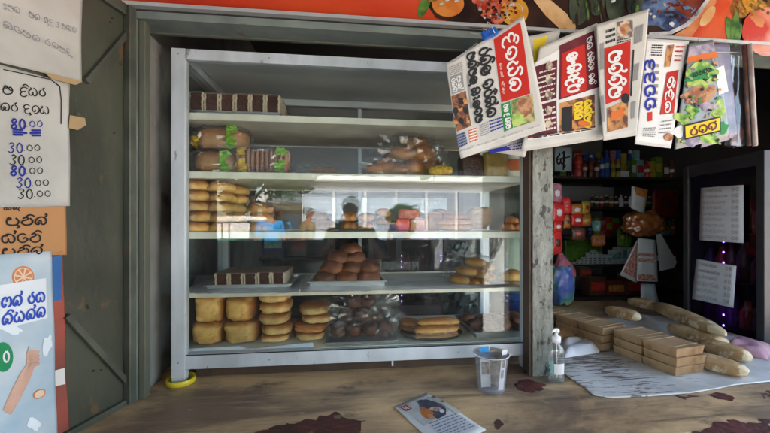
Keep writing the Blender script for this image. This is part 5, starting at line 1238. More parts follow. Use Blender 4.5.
# box dims: short face seen at front (690,360): derive
fA, fB = Vector(G(676,377,BW)), Vector(G(710,374,BW))
Lx = (fB-fA).length
print('pack face', Lx, fA, fB)
h_ = (P(690,359,fA.y)[1]-P(690,376,fA.y)[1]); print('pack h', h_)
rowdir = (Vector(G(660,362,BW))-fA).normalized()
dirx = (fB-fA).normalized(); rzp = math.atan2(dirx.y, dirx.x); diry = Vector((-dirx.y, dirx.x))
DP = .115
hp = .030
def row(base, rz, ks, tag_, n_lay):
    dy = Vector((-math.sin(rz), math.cos(rz))); dx = Vector((math.cos(rz), math.sin(rz)))
    for k in range(ks):
        for l in range(n_lay[k]):
            c = base+dx*(Lx/2+.002*noise.noise(Vector((k, l, 1))))+dy*(DP/2+k*(DP+.004))
            lab = 'brown paper pack, %s from the board edge, %s of its pile, %s' % (ORD[k], ['bottom', 'middle', 'top', 'topmost'][l], tag_)
            c = c+Vector((noise.noise(Vector((k*7, l*9, rz*5))), noise.noise(Vector((k*5, l*3, rz*9)))))*.009; kraft_pack(lab, (c.x, c.y, BW+l*(hp+.001)), Lx, DP, hp, rz+.16*noise.noise(Vector((k*3, l*5, rz))))
rzz = rzp+.10
row(fA, rzz, 2, 'nearest group', [3,3])
_f = fA+Vector((-math.sin(rzz), math.cos(rzz)))*(2*(DP+.004)+.012)-Vector((math.cos(rzz), math.sin(rzz)))*.035
row(_f, rzz+.06, 2, 'middle group', [3,3])
_f = _f+Vector((-math.sin(rzz), math.cos(rzz)))*(2*(DP+.004)+.015)-Vector((math.cos(rzz), math.sin(rzz)))*.06
row(_f, rzz+.14, 2, 'rear group', [3,2])
# long paper wrapped loaves
wrapm = M('bread_paper', (.52,.36,.20), .45, c2=(.27,.16,.07), scale=14, amt=1, detail=10, bump=1, bscale=30, c3=(.62,.50,.36), lo3=.58, hi3=.64, scale3=10)
wrap_pale = M('bread_paper_pale', (.62,.50,.34), .6, c2=(.48,.36,.22), scale=12, bump=.6, bscale=20)
def wrapped(label, pA, pB, w, r, seed, mat=wrapm, name='wrapped_loaf', cat='wrapped bread'):
    a = Vector(G(*pA, w+r)); c = Vector(G(*pB, w+r)); m_ = (a+c)/2; d = c-a; L = d.length
    b = MB(); b.blob((0, 0, r*.85), (L/2, r*1.35, r*.95), .62, .8, 60, 26, .07, 2.0, seed, flat=-.9, fn=lambda q: Vector((q.x, q.y*(1-.30*q.x**4)+.10*math.sin(q.x*2+seed), q.z*(1-.30*q.x**4))))
    for fi, f in enumerate(b.f):
        cc = sum((b.v[i] for i in f), Vector())/len(f)
        if cc.x > L/2*(.80+.10*noise.noise(cc*40)): b.m[fi] = 1
    return solo(b, name, [mat, wrap_pale], label, cat, (m_.x, m_.y, w), math.atan2(d.y, d.x), 'long loaves wrapped in thin brown paper')

wrapped('long paper wrapped loaf on top, its pale end over the packs', (652,303), (726,333), BW+.052, .029, 3)
wrapped('short paper wrapped loaf with a round pale end at the back of the packs', (606,308), (640,317), BW+.052, .027, 5)
wrapped('paper wrapped loaf furthest back against the drinks fridge', (628,300), (660,306), BW+.045, .027, 15)
wrapped('lowest paper wrapped loaf beside the near stack of packs', (690,355), (748,372), BW, .026, 7, wrapm)
wrapped('paper wrapped loaf lying behind the lowest one', (700,342), (752,357), BW, .028, 9, wrapm)
wrapped('paper wrapped loaf under the long top one', (668,325), (728,343), BW+.012, .030, 11, wrapm)
draped('pink_bag', 'pale pink plastic bag lying beside the wrapped loaves', 'plastic bag', [(722,352),(768,362),(772,350),(735,341)], .03, M('pink_plastic', (.40,.20,.25), .4, c2=(.5,.32,.36), scale=12, amt=1, bump=.6, bscale=15), 4, .5, BW)
# ================================================================= inside the shop
shelfw = M('dark_shelf_wood', (.05,.04,.035), .7, c2=(.03,.025,.02), scale=6)
IV = 1.45
def wall_shelf(label, px0, px1, py, v, th=.022, dp=.3):
    (ua, w_), (ub_, _) = P(px0, py, v), P(px1, py, v); t = thing('wall_shelf', label, 'shelf', (ua, v, w_-th))
    b = MB(); b.box(0, 0, 0, ub_-ua, dp, th); b.build('board', shelfw, t, bevel=.002)
    b = MB(); b.box(.05, .02, -.1, .07, dp, -.001); b.box(ub_-ua-.07, .02, -.1, ub_-ua-.05, dp, -.001); b.build('bracket', shelfw, t); return w_
s1 = wall_shelf('dark wall shelf with bottles and a picture, upper one inside the shop', 540, 700, 175.5, IV)
s2 = wall_shelf('dark wall shelf with a row of small white topped jars', 560, 690, 206.5, IV)
s3 = wall_shelf('dark wall shelf with piles of small white boxes', 556, 640, 265.5, IV)
s4 = wall_shelf('dark shelf behind the glass cabinet holding boxes, lower level', 200, 395, 258, IV)
b = MB(); (ua, wa), (ub_, wb) = P(557, 196.5, 1.8), P(614, 184, 1.8)
solo(MB().box(0, 0, 0, ub_-ua, .01, .13), 'wall_panel', [grey_wall], 'pale grey panel on the shop wall behind the snack packets', 'panel', (ua, 1.8, wa-.04))
cm = {}
def colm(n, c, r=.35, c2=None): return M('goods_'+n, c, r, c2=c2 or tuple(x*.5 for x in c), scale=40, amt=1)
c_red = colm('red', (.55,.04,.03)); c_blue = colm('blue', (.06,.13,.50)); c_yel = colm('yellow', (.55,.45,.05)); c_wht = colm('white', (.75,.75,.75), .5, (.55,.55,.6)); c_grn = colm('green', (.14,.30,.04)); c_cyan = colm('cyan', (.25,.55,.55)); c_brn = colm('brown', (.12,.05,.03)); c_or = colm('orange', (.55,.20,.04)); c_pur = colm('purple', (.16,.05,.25)); c_blk = colm('black', (.02,.02,.025)); c_pnk = colm('pink', (.5,.2,.28))
def bottle(label, px0, px1, pyt, pyb, v, body, capm, w=None, group='bottles on the upper wall shelf', lb=None, name='bottle'):
    (ua, wa), (ub_, wb) = P(px0, pyb, v), P(px1, pyt, v); r = (ub_-ua)/2; w0 = wa if w is None else w; h = wb-w0
    t = thing(name, label, name, ((ua+ub_)/2, v, w0+.0006), 0, group)
    b = MB(); b.lathe([(0,0),(r*.92,0),(r,h*.03),(r,h*.30),(r*.93,h*.34),(r*.93,h*.52),(r,h*.56),(r*.95,h*.66),(r*.5,h*.80),(r*.36,h*.86),(r*.36,h*.9)], 0, 0, 16); b.build('bottle_body', body, t)
    b = MB(); b.lathe([(0,h*.885),(r*.46,h*.885),(r*.46,h),(0,h)], 0, 0, 14); b.build('cap', capm, t)
    b = MB(); b.lathe([(r*.95,h*.345),(r*.99,h*.35),(r*.99,h*.51),(r*.95,h*.515)], 0, 0, 16); b.build('label', lb or c_wht, t); return t
for i, (x0, x1, yt, bd, cp, lb, lab) in enumerate([(574,582,152,c_red,c_red,c_red,'tall red bottle first on the upper shelf'),(582,587,158,c_brn,c_red,c_wht,'small dark bottle beside the tall red one'),(588,593.5,155,c_brn,c_wht,c_red,'dark bottle with white cap, third on the upper shelf'),(594,599,158,c_brn,c_blk,c_wht,'brown bottle just before the blue ones'),(600,604,152,c_blue,c_blk,c_wht,'slim blue bottle on the upper shelf'),(604,609,150,c_blue,c_blue,c_cyan,'wider blue bottle with pale label'),(611,615,159,c_yel,c_yel,c_grn,'yellow bottle, first of the pair'),(616,620,159,c_yel,c_yel,c_blk,'yellow bottle, second of the pair')]):
    bottle(lab, x0, x1, yt, 175, IV+.07, bd, cp, s1, lb=lb)
def gbox(label, px0, py0, px1, py1, v, mat, w=None, dp=.05, name='carton', group=None, rz=0, pm=None):
    (ua, wa), (ub_, wb) = P(px0, py1, v), P(px1, py0, v); w0 = wa if w is None else w
    t = thing(name, label, 'box', ((ua+ub_)/2, v+dp/2, w0+.0006), rz, group); L = (ub_-ua)/2; h = wb-w0
    b = MB(); b.box(-L, -dp/2, 0, L, dp/2, h); b.build('box_body', mat, t, bevel=.0015)
    if pm: b = MB(); b.box(-L*.8, -dp/2-.0012, h*.3, L*.8, -dp/2-.0003, h*.7); b.build('print', pm, t)
    return t
gbox('small pale box lying at the end of the yellow bottles', 621, 171, 629, 175, IV+.05, c_wht, s1)
# picture
sh = Sheet(W(0, IV+.04, 0), udir, vdir); b = MB(); sh.base(b, [(555,147.5),(572,147.5),(572,171),(555,171)], .01, 2)
po = tag(sh.obj(b, 'picture_card', M('pic_pale', (.50,.62,.66), .5)), 'pale blue card with dark brush strokes leaning on the upper shelf', 'card')
b = MB()
sh.text(b, 'ya U', [(557,153),(566,152),(565,168),(556,168)], 0, .16); sh.poly(b, [sh.q(*p) for p in [(563,151),(565,151),(564,170),(562.5,170)]], 0, 2, True); sh.poly(b, [sh.q(*p) for p in [(556,159),(570,156),(570,157.5),(556,160.5)]], 0, 2, True)
sh.obj(b, 'brush_strokes', [ink], po)
for i in range(9):
    x = 590+i*4.8; m_ = [c_brn, c_brn, c_red, c_brn, c_or, c_brn, c_wht, c_brn, c_wht][i]
    t = bottle('small jar with a white lid, %s along the jar shelf' % ORD[i], x, x+4.2, 196.5 if i % 3 else 195, 206, IV+.05, m_, c_wht, s2, 'jars on the wall shelf', lb=c_wht, name='jar')
# red hanging packets
def hpacket(label, x0, y0, x1, y1, v, mat, group, sd=0, pm=None):
    (ua, wa), (ub_, wb) = P(x0, y1, v), P(x1, y0, v); L = (ub_-ua)/2; h = (wb-wa)/2
    t = thing('snack_packet', label, 'snack packet', ((ua+ub_)/2, v, wa), random.uniform(-.3, .3), group)
    b = MB(); b.blob((0, 0, h), (L, .016, h), .35, .5, 20, 14, .15, 2.5, sd, fn=lambda q: Vector((q.x*(1+.1*abs(q.z)), q.y*(1-q.z*q.z*.8), q.z))); b.build('packet_body', mat, t)
    b = MB(); b.blob((0, -.012, h*1.0), (L*.6, .006, h*.35), .8, .9, 14, 8, .3, 3, sd); b.build('printed_patch', pm or c_wht, t); return t
G1 = 'snack packets hanging behind the post'
rd = M('snack_red', (.62,.035,.035), .28, c2=(.5,.02,.02), scale=20, bump=.4)
for i, (x0, y0, x1, y1, v, m_, pm, lab) in enumerate([(551,184,561,203,1.0,c_pnk,c_wht,'pinkish snack packet hanging highest behind the post'),(551,203,565,222,.98,rd,c_wht,'large red snack packet just behind the post'),(552,221,562,232,.97,rd,c_wht,'red snack packet second from the bottom of its strip'),(551,231,562,254,.96,rd,c_brn,'lowest red snack packet of the strip by the post'),(562,198,570,214,1.05,rd,c_red,'dark red packet beside the large red one'),(563,215,570,228,1.05,c_or,c_brn,'small brown red packet hanging low'),(571,204,581,216,1.06,c_or,c_wht,'orange and cream packet above a red one'),(570,214,583,226,1.04,rd,c_wht,'red packet with white print in the middle of the strips'),(581,201,590,214,1.08,c_yel,c_red,'yellow and red packet at the top of the third strip'),(581,214,590,226,1.08,c_or,c_yel,'orange packet below the yellow and red one'),(572,227,584,240,1.06,c_brn,c_red,'dark packet with a red figure hanging low'),(592,235,604,246,1.2,c_or,c_pnk,'peach coloured packet over the white boxes'),(618,228,625,246,1.3,c_grn,c_yel,'green packet hanging beside the white boxes'),(625,230,631,247,1.3,c_grn,c_grn,'second green packet beside the first')]):
    hpacket(lab, x0, y0, x1, y1, v, m_, G1, i, pm)
(ua, wa), (ub_, wb) = P(592, 231, 1.2), P(600.5, 221, 1.2)
t = thing('plastic_cup', 'pale cyan plastic cup hanging inside the shop', 'cup', ((ua+ub_)/2, 1.2, wa)); r = (ub_-ua)/2; h = wb-wa
b = MB(); b.lathe([(0,0),(r*.75,0),(r,h),(r*.95,h),(r*.7,h*.06),(0,h*.06)], 0, 0, 16); b.build('cup_wall', c_cyan, t)
b = MB(); b.lathe([(r,h*.93),(r*1.08,h*.95),(r*1.08,h),(r,h*1.01)], 0, 0, 16); b.build('rim', c_cyan, t)
# white small boxes, stepped pile
k = 0
pr = None
for col_, (x0, n_) in enumerate([(575,1),(579.5,2),(584,3),(588.5,5),(593,6),(597.5,5),(602,4)]):
    for r_ in range(n_):
        u, _ = P(x0, 265, IV+.05); lab = 'small white box, %s up in the %s column of the stepped pile' % (ORD[r_], ORD[col_])
        w_ = s3+.0006+r_*.0195
        if pr is None:
            pr = thing('small_box', lab, 'box', (u+.017, IV+.07, w_), 0, 'small white boxes piled on the wall shelf')
            b = MB(); b.box(-.0165, -.02, 0, .0165, .02, .0185); b.build('box_body', c_wht, pr, bevel=.001)
            b = MB(); b.box(-.012, -.0212, .006, .012, -.0203, .012); b.build('print', c_blk, pr)
        else: dup(pr, (u+.017, IV+.07, w_), 0, lab)
for i, (x0, y0, x1) in enumerate([(607,255,612),(612,250,617),(617,247,622),(622,244,627.5),(628,247,633)]):
    gbox('tall white box, %s from the stepped pile of small boxes' % ORD[i], x0, y0, x1, 265, IV+.04, c_wht, s3, group='tall white boxes on the wall shelf', pm=c_cyan)
gbox('long green box lying behind the white ones on the wall shelf', 566, 240, 600, 265, IV+.16, c_grn, s3)
# lower boxes
for i, (x0, y0, x1, y1, m_) in enumerate([(590,276,606,297,c_brn),(607,280,626,297,colm('wine', (.16,.03,.03))),(627,274,650,298,colm('brick', (.2,.06,.05))),(580,268,592,277,c_brn)]):
    gbox(['dark brown carton low behind the counter','wine red carton low behind the counter','brick red carton beside the wine red one','small brown carton nearest the colourful bag'][i], x0, y0, x1, y1, 1.3, m_, dp=.1, pm=c_or if i == 1 else c_red)
b = MB(); (ua, wa), (ub_, wb) = P(560, 298, 1.25), P(690, 296, 1.25)
solo(MB().box(0, 0, -.5, 1.3, .35, 0), 'low_cupboard', [shelfw], 'dark low cupboard behind the counter holding the cartons', 'cupboard', (ua, 1.25, wa), bevel=.003)
# colourful bag
cb = M('rainbow_bag', (.06,.10,.35), .3, c2=(.08,.32,.20), scale=7, amt=1, lo=.42, hi=.58, c3=(.5,.35,.10), lo3=.56, hi3=.62, scale3=9, bump=.8, bscale=14)
(ua, wa), (ub_, wb) = P(553, 318, .85), P(578, 252, .85); h = wb
t = thing('carrier_bag', 'knotted multicoloured plastic bag standing behind the post', 'plastic bag', ((ua+ub_)/2-.01, .88, .001))
b = MB(); b.blob((0,0,h*.38), (.075,.06,h*.39), .8, .9, 36, 24, .25, 2.6, 4, flat=-.92); b.build('bag_body', cb, t)
b = MB(); b.blob((.02,0,h*.66), (.065,.04,h*.30), .9, .9, 30, 18, .3, 3, 9, fn=lambda q: Vector((q.x*(1-.6*max(q.z,0))-.3*q.z, q.y*(1-.6*max(q.z,0)), q.z))); b.build('pink_bag_top', M('bag_pink', (.36,.12,.17), .35, c2=(.2,.06,.1), scale=10, bump=.6), t)
# orange sweets bag hanging, cards
t = thing('sweets_bag', 'clear hanging bag of shiny orange brown sweets in the shop', 'bag of sweets', (P(643,236,.95)[0], .95, P(643,236,.95)[1]))
b = MB(); b.blob((0,0,.082), (.135,.06,.078), .8, .9, 48, 30, .30, 2.6, 12); b.build('sweets', M('sweets_orange', (.50,.17,.04), .3, c2=(.16,.04,.015), scale=24, amt=1, bump=.9, bscale=30), t)
b = MB(); b.blob((0,0,.083), (.14,.066,.084), .85, .9, 48, 30, .32, 2.6, 12); b.build('clear_wrapping', bag2_m, t)
b = MB(); b.blob((.115,-.01,.10), (.03,.02,.035), .7, .9, 20, 12, .4, 3, 2); b.build('knot', bag_m, t)
cardw = M('grey_white_card', (.50,.52,.55), .6)
redprint = M('card_redprint', (.32,.06,.04), .6, c2=(.5,.35,.3), scale=60, amt=1)
def hcard(label, pts, v, mat, prints, name='hanging_card', yaw=0):
    c = (sum(p[0] for p in pts)/len(pts), sum(p[1] for p in pts)/len(pts)); u, w_ = P(*c, v)
    sh = Sheet(W(u, v, w_), Matrix.Rotation(yaw, 3, 'Z') @ udir, Matrix.Rotation(yaw, 3, 'Z') @ vdir); b = MB(); sh.base(b, pts, .003, 4)
    o = tag(sh.obj(b, name, mat), label, 'card', 'cards hanging below the sweets')
    b = MB()
    for pp, m_ in prints: sh.poly(b, [sh.q(*p) for p in pp], m_, 1, True)
    sh.obj(b, 'print', [redprint, c_blk, white_p, c_or], o)
hcard('narrow leaning card with dark red printing under the sweets', [(637,240),(641,244),(637,283),(620,275)], .92, cardw, [([(637,243),(640,246),(635,278),(623,272)], 0)])
hcard('square white card with a red band under the sweets', [(638,238),(656,240),(658,282),(637,281)], .90, cardw, [([(638.5,253),(656.5,254),(656.8,257),(638.3,256)], 0), ([(638,258),(656.8,259),(657,263),(638,262)], 0), ([(638,274),(657,275),(657.5,281),(638,280)], 0)])
hcard('plain grey card hanging at a slant, widest at its foot', [(656,232),(660,232),(677,262),(674,268),(660,271)], .94, M('grey_card2', (.40,.40,.40), .6), [])
hcard('plain pale card low down, half behind the counter packs', [(641,284),(655,284),(659,303),(641,303)], .96, cardw, [])
hcard('tall card with tan printing sticking up above the sweets', [(632,186),(648,190),(644,214),(631,208)], .93, cardw, [([(634,187),(647,190.5),(646,198),(636,195)], 3)])
hpacket('dark red packet bunch hanging beside the drinks fridge', 652, 190, 678, 218, 1.2, colm('deepred', (.30,.025,.02)), 'dark packets hanging by the fridge', 77, c_brn)
# ---------------------------------------------------------------- drinks fridges
glow_p = M('purple_tube', (.42,.14,.9), .5, emit=1.6)
glow_b = M('blue_white_tube', (.35,.5,1.0), .5, emit=2.5)
frm = M('fridge_frame', (.045,.045,.052), .35, .3)
def fridge(label, uvw, rz, wd, h, dp, glow, seed, shelves=6, glow_x=(.5,), goods=(c_red, c_brn, c_blk, c_grn, c_pur), n=6):
    t = thing('drinks_fridge', label, 'fridge', uvw, rz)
    b = MB(); b.box(0, .03, 0, .012, dp, h); b.box(wd-.012, .03, 0, wd, dp, h); b.box(.0125, dp-.012, 0, wd-.0125, dp, h); b.box(.0125, .03, h-.05, wd-.0125, dp-.013, h); b.box(.0125, .03, 0, wd-.0125, dp-.013, .08)
    b.build('cabinet_body', M('fridge_dark', (.05,.05,.06), .5), t)
    f = MB(); s_ = .035
    f.box(0, 0, 0, s_, .028, h); f.box(wd-s_, 0, 0, wd, .028, h); f.box(s_+.0005, .001, h-.06, wd-s_-.0005, .027, h); f.box(s_+.0005, .001, 0, wd-s_-.0005, .027, .06)
    f.build('door_frame', frm, t, bevel=.003)
    b = MB(); b.box(s_, .012, .06, wd-s_, .016, h-.06); b.build('door_glass', glass_mat('fridge_glass', .04, (.6,.6,.68)), t)
    rr = random.Random(seed)
    for k in range(shelves):
        z = .12+(h-.25)*k/shelves
        b = MB(); b.box(.014, .05, z-.006, wd-.014, dp-.02, z); b.build('shelf', frm, t)
        hh = (h-.25)/shelves
        for i in range(n):
            r = (wd-.06)/n/2*.9; x = .03+(i+.5)*(wd-.06)/n; m_ = goods[(i//2+k+rr.randint(0, 1)) % len(goods)]; H2 = hh*rr.uniform(.6, .85)
            b = MB(); b.lathe([(0,z+.001),(r,z+.003),(r,z+H2*.6),(r*.45,z+H2*.85),(r*.45,z+H2),(0,z+H2)], x, .09+.02*rr.random(), 10); b.build('drink', m_, t)
    for gx in glow_x:
        b = MB()
        for k in range(26): z = .15+(h-.3)*k/26; b.box(wd*gx-.003, .034, z, wd*gx+.003, .037, z+.008)
        b.build('light_strip', glow, t)
    return t
# right fridge, glass facing the opening side
fA2 = Vector((1.66, 1.95)); fB2 = Vector((1.625, 1.50)); dv_ = (fB2-fA2)
hF = .318+1.45-.12
t = fridge('tall drinks fridge with purple lights and two handwritten sheets on its glass door', (0,0,0), 0, dv_.length, hF, .5, glow_p, 5, 6, (.47,))
t.location = (fA2.x, fA2.y, .1245); t.rotation_euler = (0, 0, math.atan2(dv_.y, dv_.x))
fax = Vector((dv_.x, dv_.y, 0)).normalized(); fn_ = Vector((fax.y, -fax.x, 0))
if fn_.x > 0: fn_ = -fn_
def fnote(pts, label, seed, rows, lab2=0):
    sh = Sheet(Vector((fA2.x, fA2.y, .12))+fn_*.004, fax, fn_, lambda a, b_: .003*math.sin(a*20+seed)); b = MB(); sh.base(b, pts, .0006, 8)
    o = tag(sh.obj(b, 'handwritten_note', M('note_paper', (.62,.64,.72), .8)), label, 'notice', 'notes on the fridge door'); b = MB(); q = [Vector(p) for p in pts]
    rnd = random.Random(seed); keys = ['ma','na','ra','ka','da','tta','va','la','sa','ga','pa']
    for r_ in range(rows):
        y0 = (r_+.35)/(rows+.3); y1 = (r_+.85)/(rows+.3)
        def mp(a, c): return (q[0]*(1-a)+q[1]*a)*(1-c)+(q[3]*(1-a)+q[2]*a)*c
        e = rnd.uniform(.5, .68); sh.text(b, ' '.join(rnd.choice(keys) for _ in range(rnd.randint(5, 8))), [tuple(mp(.08, y0)), tuple(mp(e, y0)), tuple(mp(e, y1)), tuple(mp(.08, y1))], 0, .16)
        sh.text(b, rnd.choice(['8 0', '3 0', '3 8', '0 8']), [tuple(mp(.74, y0)), tuple(mp(.92, y0)), tuple(mp(.92, y1)), tuple(mp(.74, y1))], 0, .2)
    sh.obj(b, 'handwriting', [grey_ink], o)
fnote([(700,188),(743,185),(743,243),(699,240)], 'upper handwritten price sheet taped to the fridge glass', 3, 9)
fnote([(696,259),(737,266),(734,308),(692,299)], 'lower tilted handwritten sheet taped to the fridge glass', 8, 6)
# back fridges behind the cabinet
u, _ = P(396, 250, 1.15)
t = fridge('drinks fridge with purple light and red bottles, seen through the glass cabinet', (u, 1.15, -.82), 0, .36, 1.30, .45, glow_p, 9, 6, (.12, .88), (c_pur, c_red, c_red, c_blk), 7)
u, _ = P(330, 250, 1.25)
t = fridge('drinks fridge with blue white light, seen behind the round bun pyramid', (u, 1.25, -.82), 0, .30, 1.30, .42, glow_b, 4, 6, (.75,), (c_blue, c_blk, c_wht, c_brn), 5)
# jar & drum behind cabinet
t = thing('plastic_jar', 'big pale green plastic container behind the post end of the cabinet', 'container', (P(507,250,.72)[0], .72, .001))
b = MB(); b.lathe([(0,0),(.085,0),(.09,.02),(.092,.34),(.088,.40),(.07,.445),(.04,.465),(.03,.47),(0,.47)], 0, 0, 28); b.build('container_body', M('pale_green_plastic', (.34,.40,.28), .4, c2=(.22,.26,.2), scale=5), t)
b = MB(); b.tube([(-.05,-.03,.44),(-.04,-.05,.49),(.04,-.05,.49),(.05,-.03,.44)], .006); b.build('handle', c_blk, t)
t = thing('blue_tub', 'blue plastic tub behind the steel tray at the end of the cabinet', 'tub', (P(517,310,.56)[0], .56, .001))
b = MB(); b.lathe([(0,0),(.07,0),(.082,.13),(.086,.13),(.086,.14),(.078,.14),(.068,.01),(0,.01)], 0, 0, 24); b.build('tub_wall', c_blue, t)
b = MB(); b.lathe([(0,.137),(.088,.137),(.088,.148),(0,.150)], 0, 0, 24); b.build('lid', c_blue, t)
crumple('dark_bag', 'dark plastic bag slumped behind the bag of rolls', 'plastic bag', 462, 300, .62, .001, (.12,.08,.20), 31, M('dark_bag_plastic', (.035,.04,.04), .3, c2=(.10,.12,.12), scale=10, bump=1, bscale=16), nz=.3)
for i, (x0, y0, x1, y1, m_, pm) in enumerate([(212,225,232,258,c_brn,c_or),(236,232,256,258,c_blk,c_wht),(262,228,284,258,colm('navy', (.02,.03,.08)),c_cyan),(290,236,306,258,c_brn,c_red),(366,232,388,258,c_blk,c_blue)]):
    gbox(['brown carton on the rear shelf nearest the cabinet frame','black carton with pale print on the rear shelf','navy carton in the middle of the rear shelf','brown carton with red print on the rear shelf','black carton with blue print between the two rear fridges'][i], x0, y0, x1, y1, IV+.04, m_, s4, .12, pm=pm)

# more stock: back rows on the wall shelves
rs = random.Random(21)
stock = [c_red, c_brn, c_blue, c_yel, c_wht, c_or, c_grn, c_cyan, c_pnk, c_blk]
def stock_row(x0, x1, yt, yb, w, v, grp, what, st=6.5):
    x = x0; k = 0
    while x < x1 and k < 24:
        wd = rs.uniform(st*.7, st*1.2); m_ = rs.choice(stock); lab = '%s %s, %s' % (m_.name.replace('goods_', ''), what, ('%s along the row' % ORD[k]) if k < 12 else '%s past the middle' % ORD[k-12])
        if rs.random() < .45: bottle(lab.replace('pack', 'bottle'), x, x+wd*.7, yt+rs.uniform(0, 4), yb, v, m_, rs.choice([c_wht, c_red, c_blk]), w, grp)
        else: gbox(lab, x, yt+rs.uniform(0, 6), x+wd*.9, yb, v, m_, w, .05, 'carton', grp, pm=rs.choice([c_wht, c_yel, c_red]))
        x += wd; k += 1
stock_row(632, 690, 157, 175, s1, IV+.07, 'goods at the far end of the upper shelf', 'pack at the end of the upper shelf')
stock_row(636, 688, 193, 206, s2, IV+.09, 'goods behind the hanging sweets', 'pack behind the hanging sweets', 6)
stock_row(560, 640, 150, 175, s1, IV+.17, 'rear goods on the upper shelf', 'pack in the rear row, upper shelf', 7)
s5 = wall_shelf('dark wall shelf low on the wall with mixed packets', 556, 690, 236, IV)
stock_row(588, 686, 217, 236, s5, IV+.07, 'goods on the middle wall shelf', 'pack on the middle wall shelf', 6.5)
stock_row(640, 688, 248, 265, s3 if False else wall_shelf('short dark wall shelf beside the piled white boxes', 641, 700, 265.5, IV), IV+.07, 'goods beside the white boxes', 'pack beside the hanging cards', 7)
# ================================================================= across the street (seen mirrored in the cabinet glass)
def MP(px, py, v): u, w_ = P(px, py, -v); return u, v, w_       # v negative: real place behind the camera, mirrored
GZ = -OZ
wallw = M('whitewashed_wall', (.56,.58,.60), .8, c2=(.42,.45,.48), scale=1.5)
# white building with barred shutters
bv = -14.0
ua = MP(302, 225, bv)[0]; ub_ = MP(486, 225, bv)[0]; top_ = MP(400, 128, bv)[2]; mid = MP(400, 183, bv)[2]
bl = thing('shop_building', 'white two storey building with barred shutters across the street', 'building', (ua, bv, GZ+.001))
b = MB(); b.box(0, -6, 0, ub_-ua, 0, top_-GZ); b.build('wall', wallw, bl)
b = MB(); b.box(-.3, .001, mid-GZ, ub_-ua+.3, .25, mid-GZ+.12); b.build('canopy', M('canopy_grey', (.30,.32,.30), .7), bl)
b = MB(); b.box(-.3, -6.2, top_-GZ+.001, ub_-ua+.3, .5, top_-GZ+.2); b.build('roof', M('roof_sheet', (.38,.36,.34), .7), bl)
gr = M('shutter_bars', (.28,.32,.40), .6)
W_ = ub_-ua
for k in range(6):
    x0 = W_*(k+.08)/6; x1 = W_*(k+.92)/6
    b = MB(); b.box(x0, .002, .3, x1, .03, mid-GZ-.3); s_ = b.build('shutter', M('shutter_pale', (.50,.55,.60), .5, c2=(.35,.4,.45), scale=2, amt=1), bl)
    b = MB(); n_ = 12
    for i in range(n_+1): x = x0+(x1-x0)*i/n_; b.box(x-.025, .032, .3, x+.025, .05, mid-GZ-.3)
    for i in range(12): z = .4+(mid-GZ-.9)*i/11; b.box(x0, .051, z, x1, .06, z+.04)
    b.build('bars', gr, s_)
    b = MB(); b.box(x0+.3, .002, mid-GZ+.9, x1-.3, .04, top_-GZ-.5); s_ = b.build('window', M('window_dark', (.16,.19,.22), .2), bl)
    b = MB(); xm = (x0+x1)/2
    b.box(xm-.04, .041, mid-GZ+.9, xm+.04, .06, top_-GZ-.5); b.box(x0+.25, .041, mid-GZ+.84, x1-.25, .08, mid-GZ+.899); b.build('window_frame', wallw, s_)
# small tiled shop
bv = -17.0
ua = MP(262, 225, bv)[0]; ub_ = MP(303, 225, bv)[0]
bl = thing('small_shop', 'low brown fronted shop with a pale gable across the street', 'building', (ua, bv, GZ+.001)); h = MP(280, 203, bv)[2]-GZ; W_ = ub_-ua
b = MB(); b.box(0, -4, 0, W_, 0, h); b.build('wall', M('brown_front', (.34,.17,.08), .8, c2=(.5,.3,.16), scale=1.5), bl)
b = MB(); b.prism([(-.3, h+.001), (W_+.3, h+.001), (W_*.7, h+.9), (W_*.4, h+1.1)], -4.2, .6, axis='y'); b.build('roof', M('pale_roof', (.6,.58,.55), .7), bl)
b = MB(); b.box(W_*.1, .001, .1, W_*.4, .02, 2.1); b.build('door', c_brn, bl); b = MB(); b.box(W_*.5, .001, .9, W_*.9, .02, 2.0); b.build('window', M('window_dark', (0,0,0)), bl)
b = MB(); b.box(W_*.05, .021, 2.2, W_*.95, .06, 2.6); b.build('sign_board', M('sign_cream', (.6,.5,.3), .6), bl)
# low wall beyond
b = MB(); ua = MP(228, 225, -20)[0]; ub2 = MP(262, 225, -20)[0]
solo(MB().box(0, 0, 0, ub2-ua+4, .2, 1.9), 'boundary_wall', [wallw], 'whitewashed boundary wall beside the small brown shop', 'wall', (ua-4, -20, GZ+.001))
b = MB(); ub2 = MP(486, 225, -16)[0]
solo(MB().box(0, 0, 0, 14, .2, 2.4), 'boundary_wall', [M('grey_bwall', (.4,.4,.38), .9)], 'grey boundary wall beyond the white building', 'wall', (ub2+.2, -16, GZ+.001))
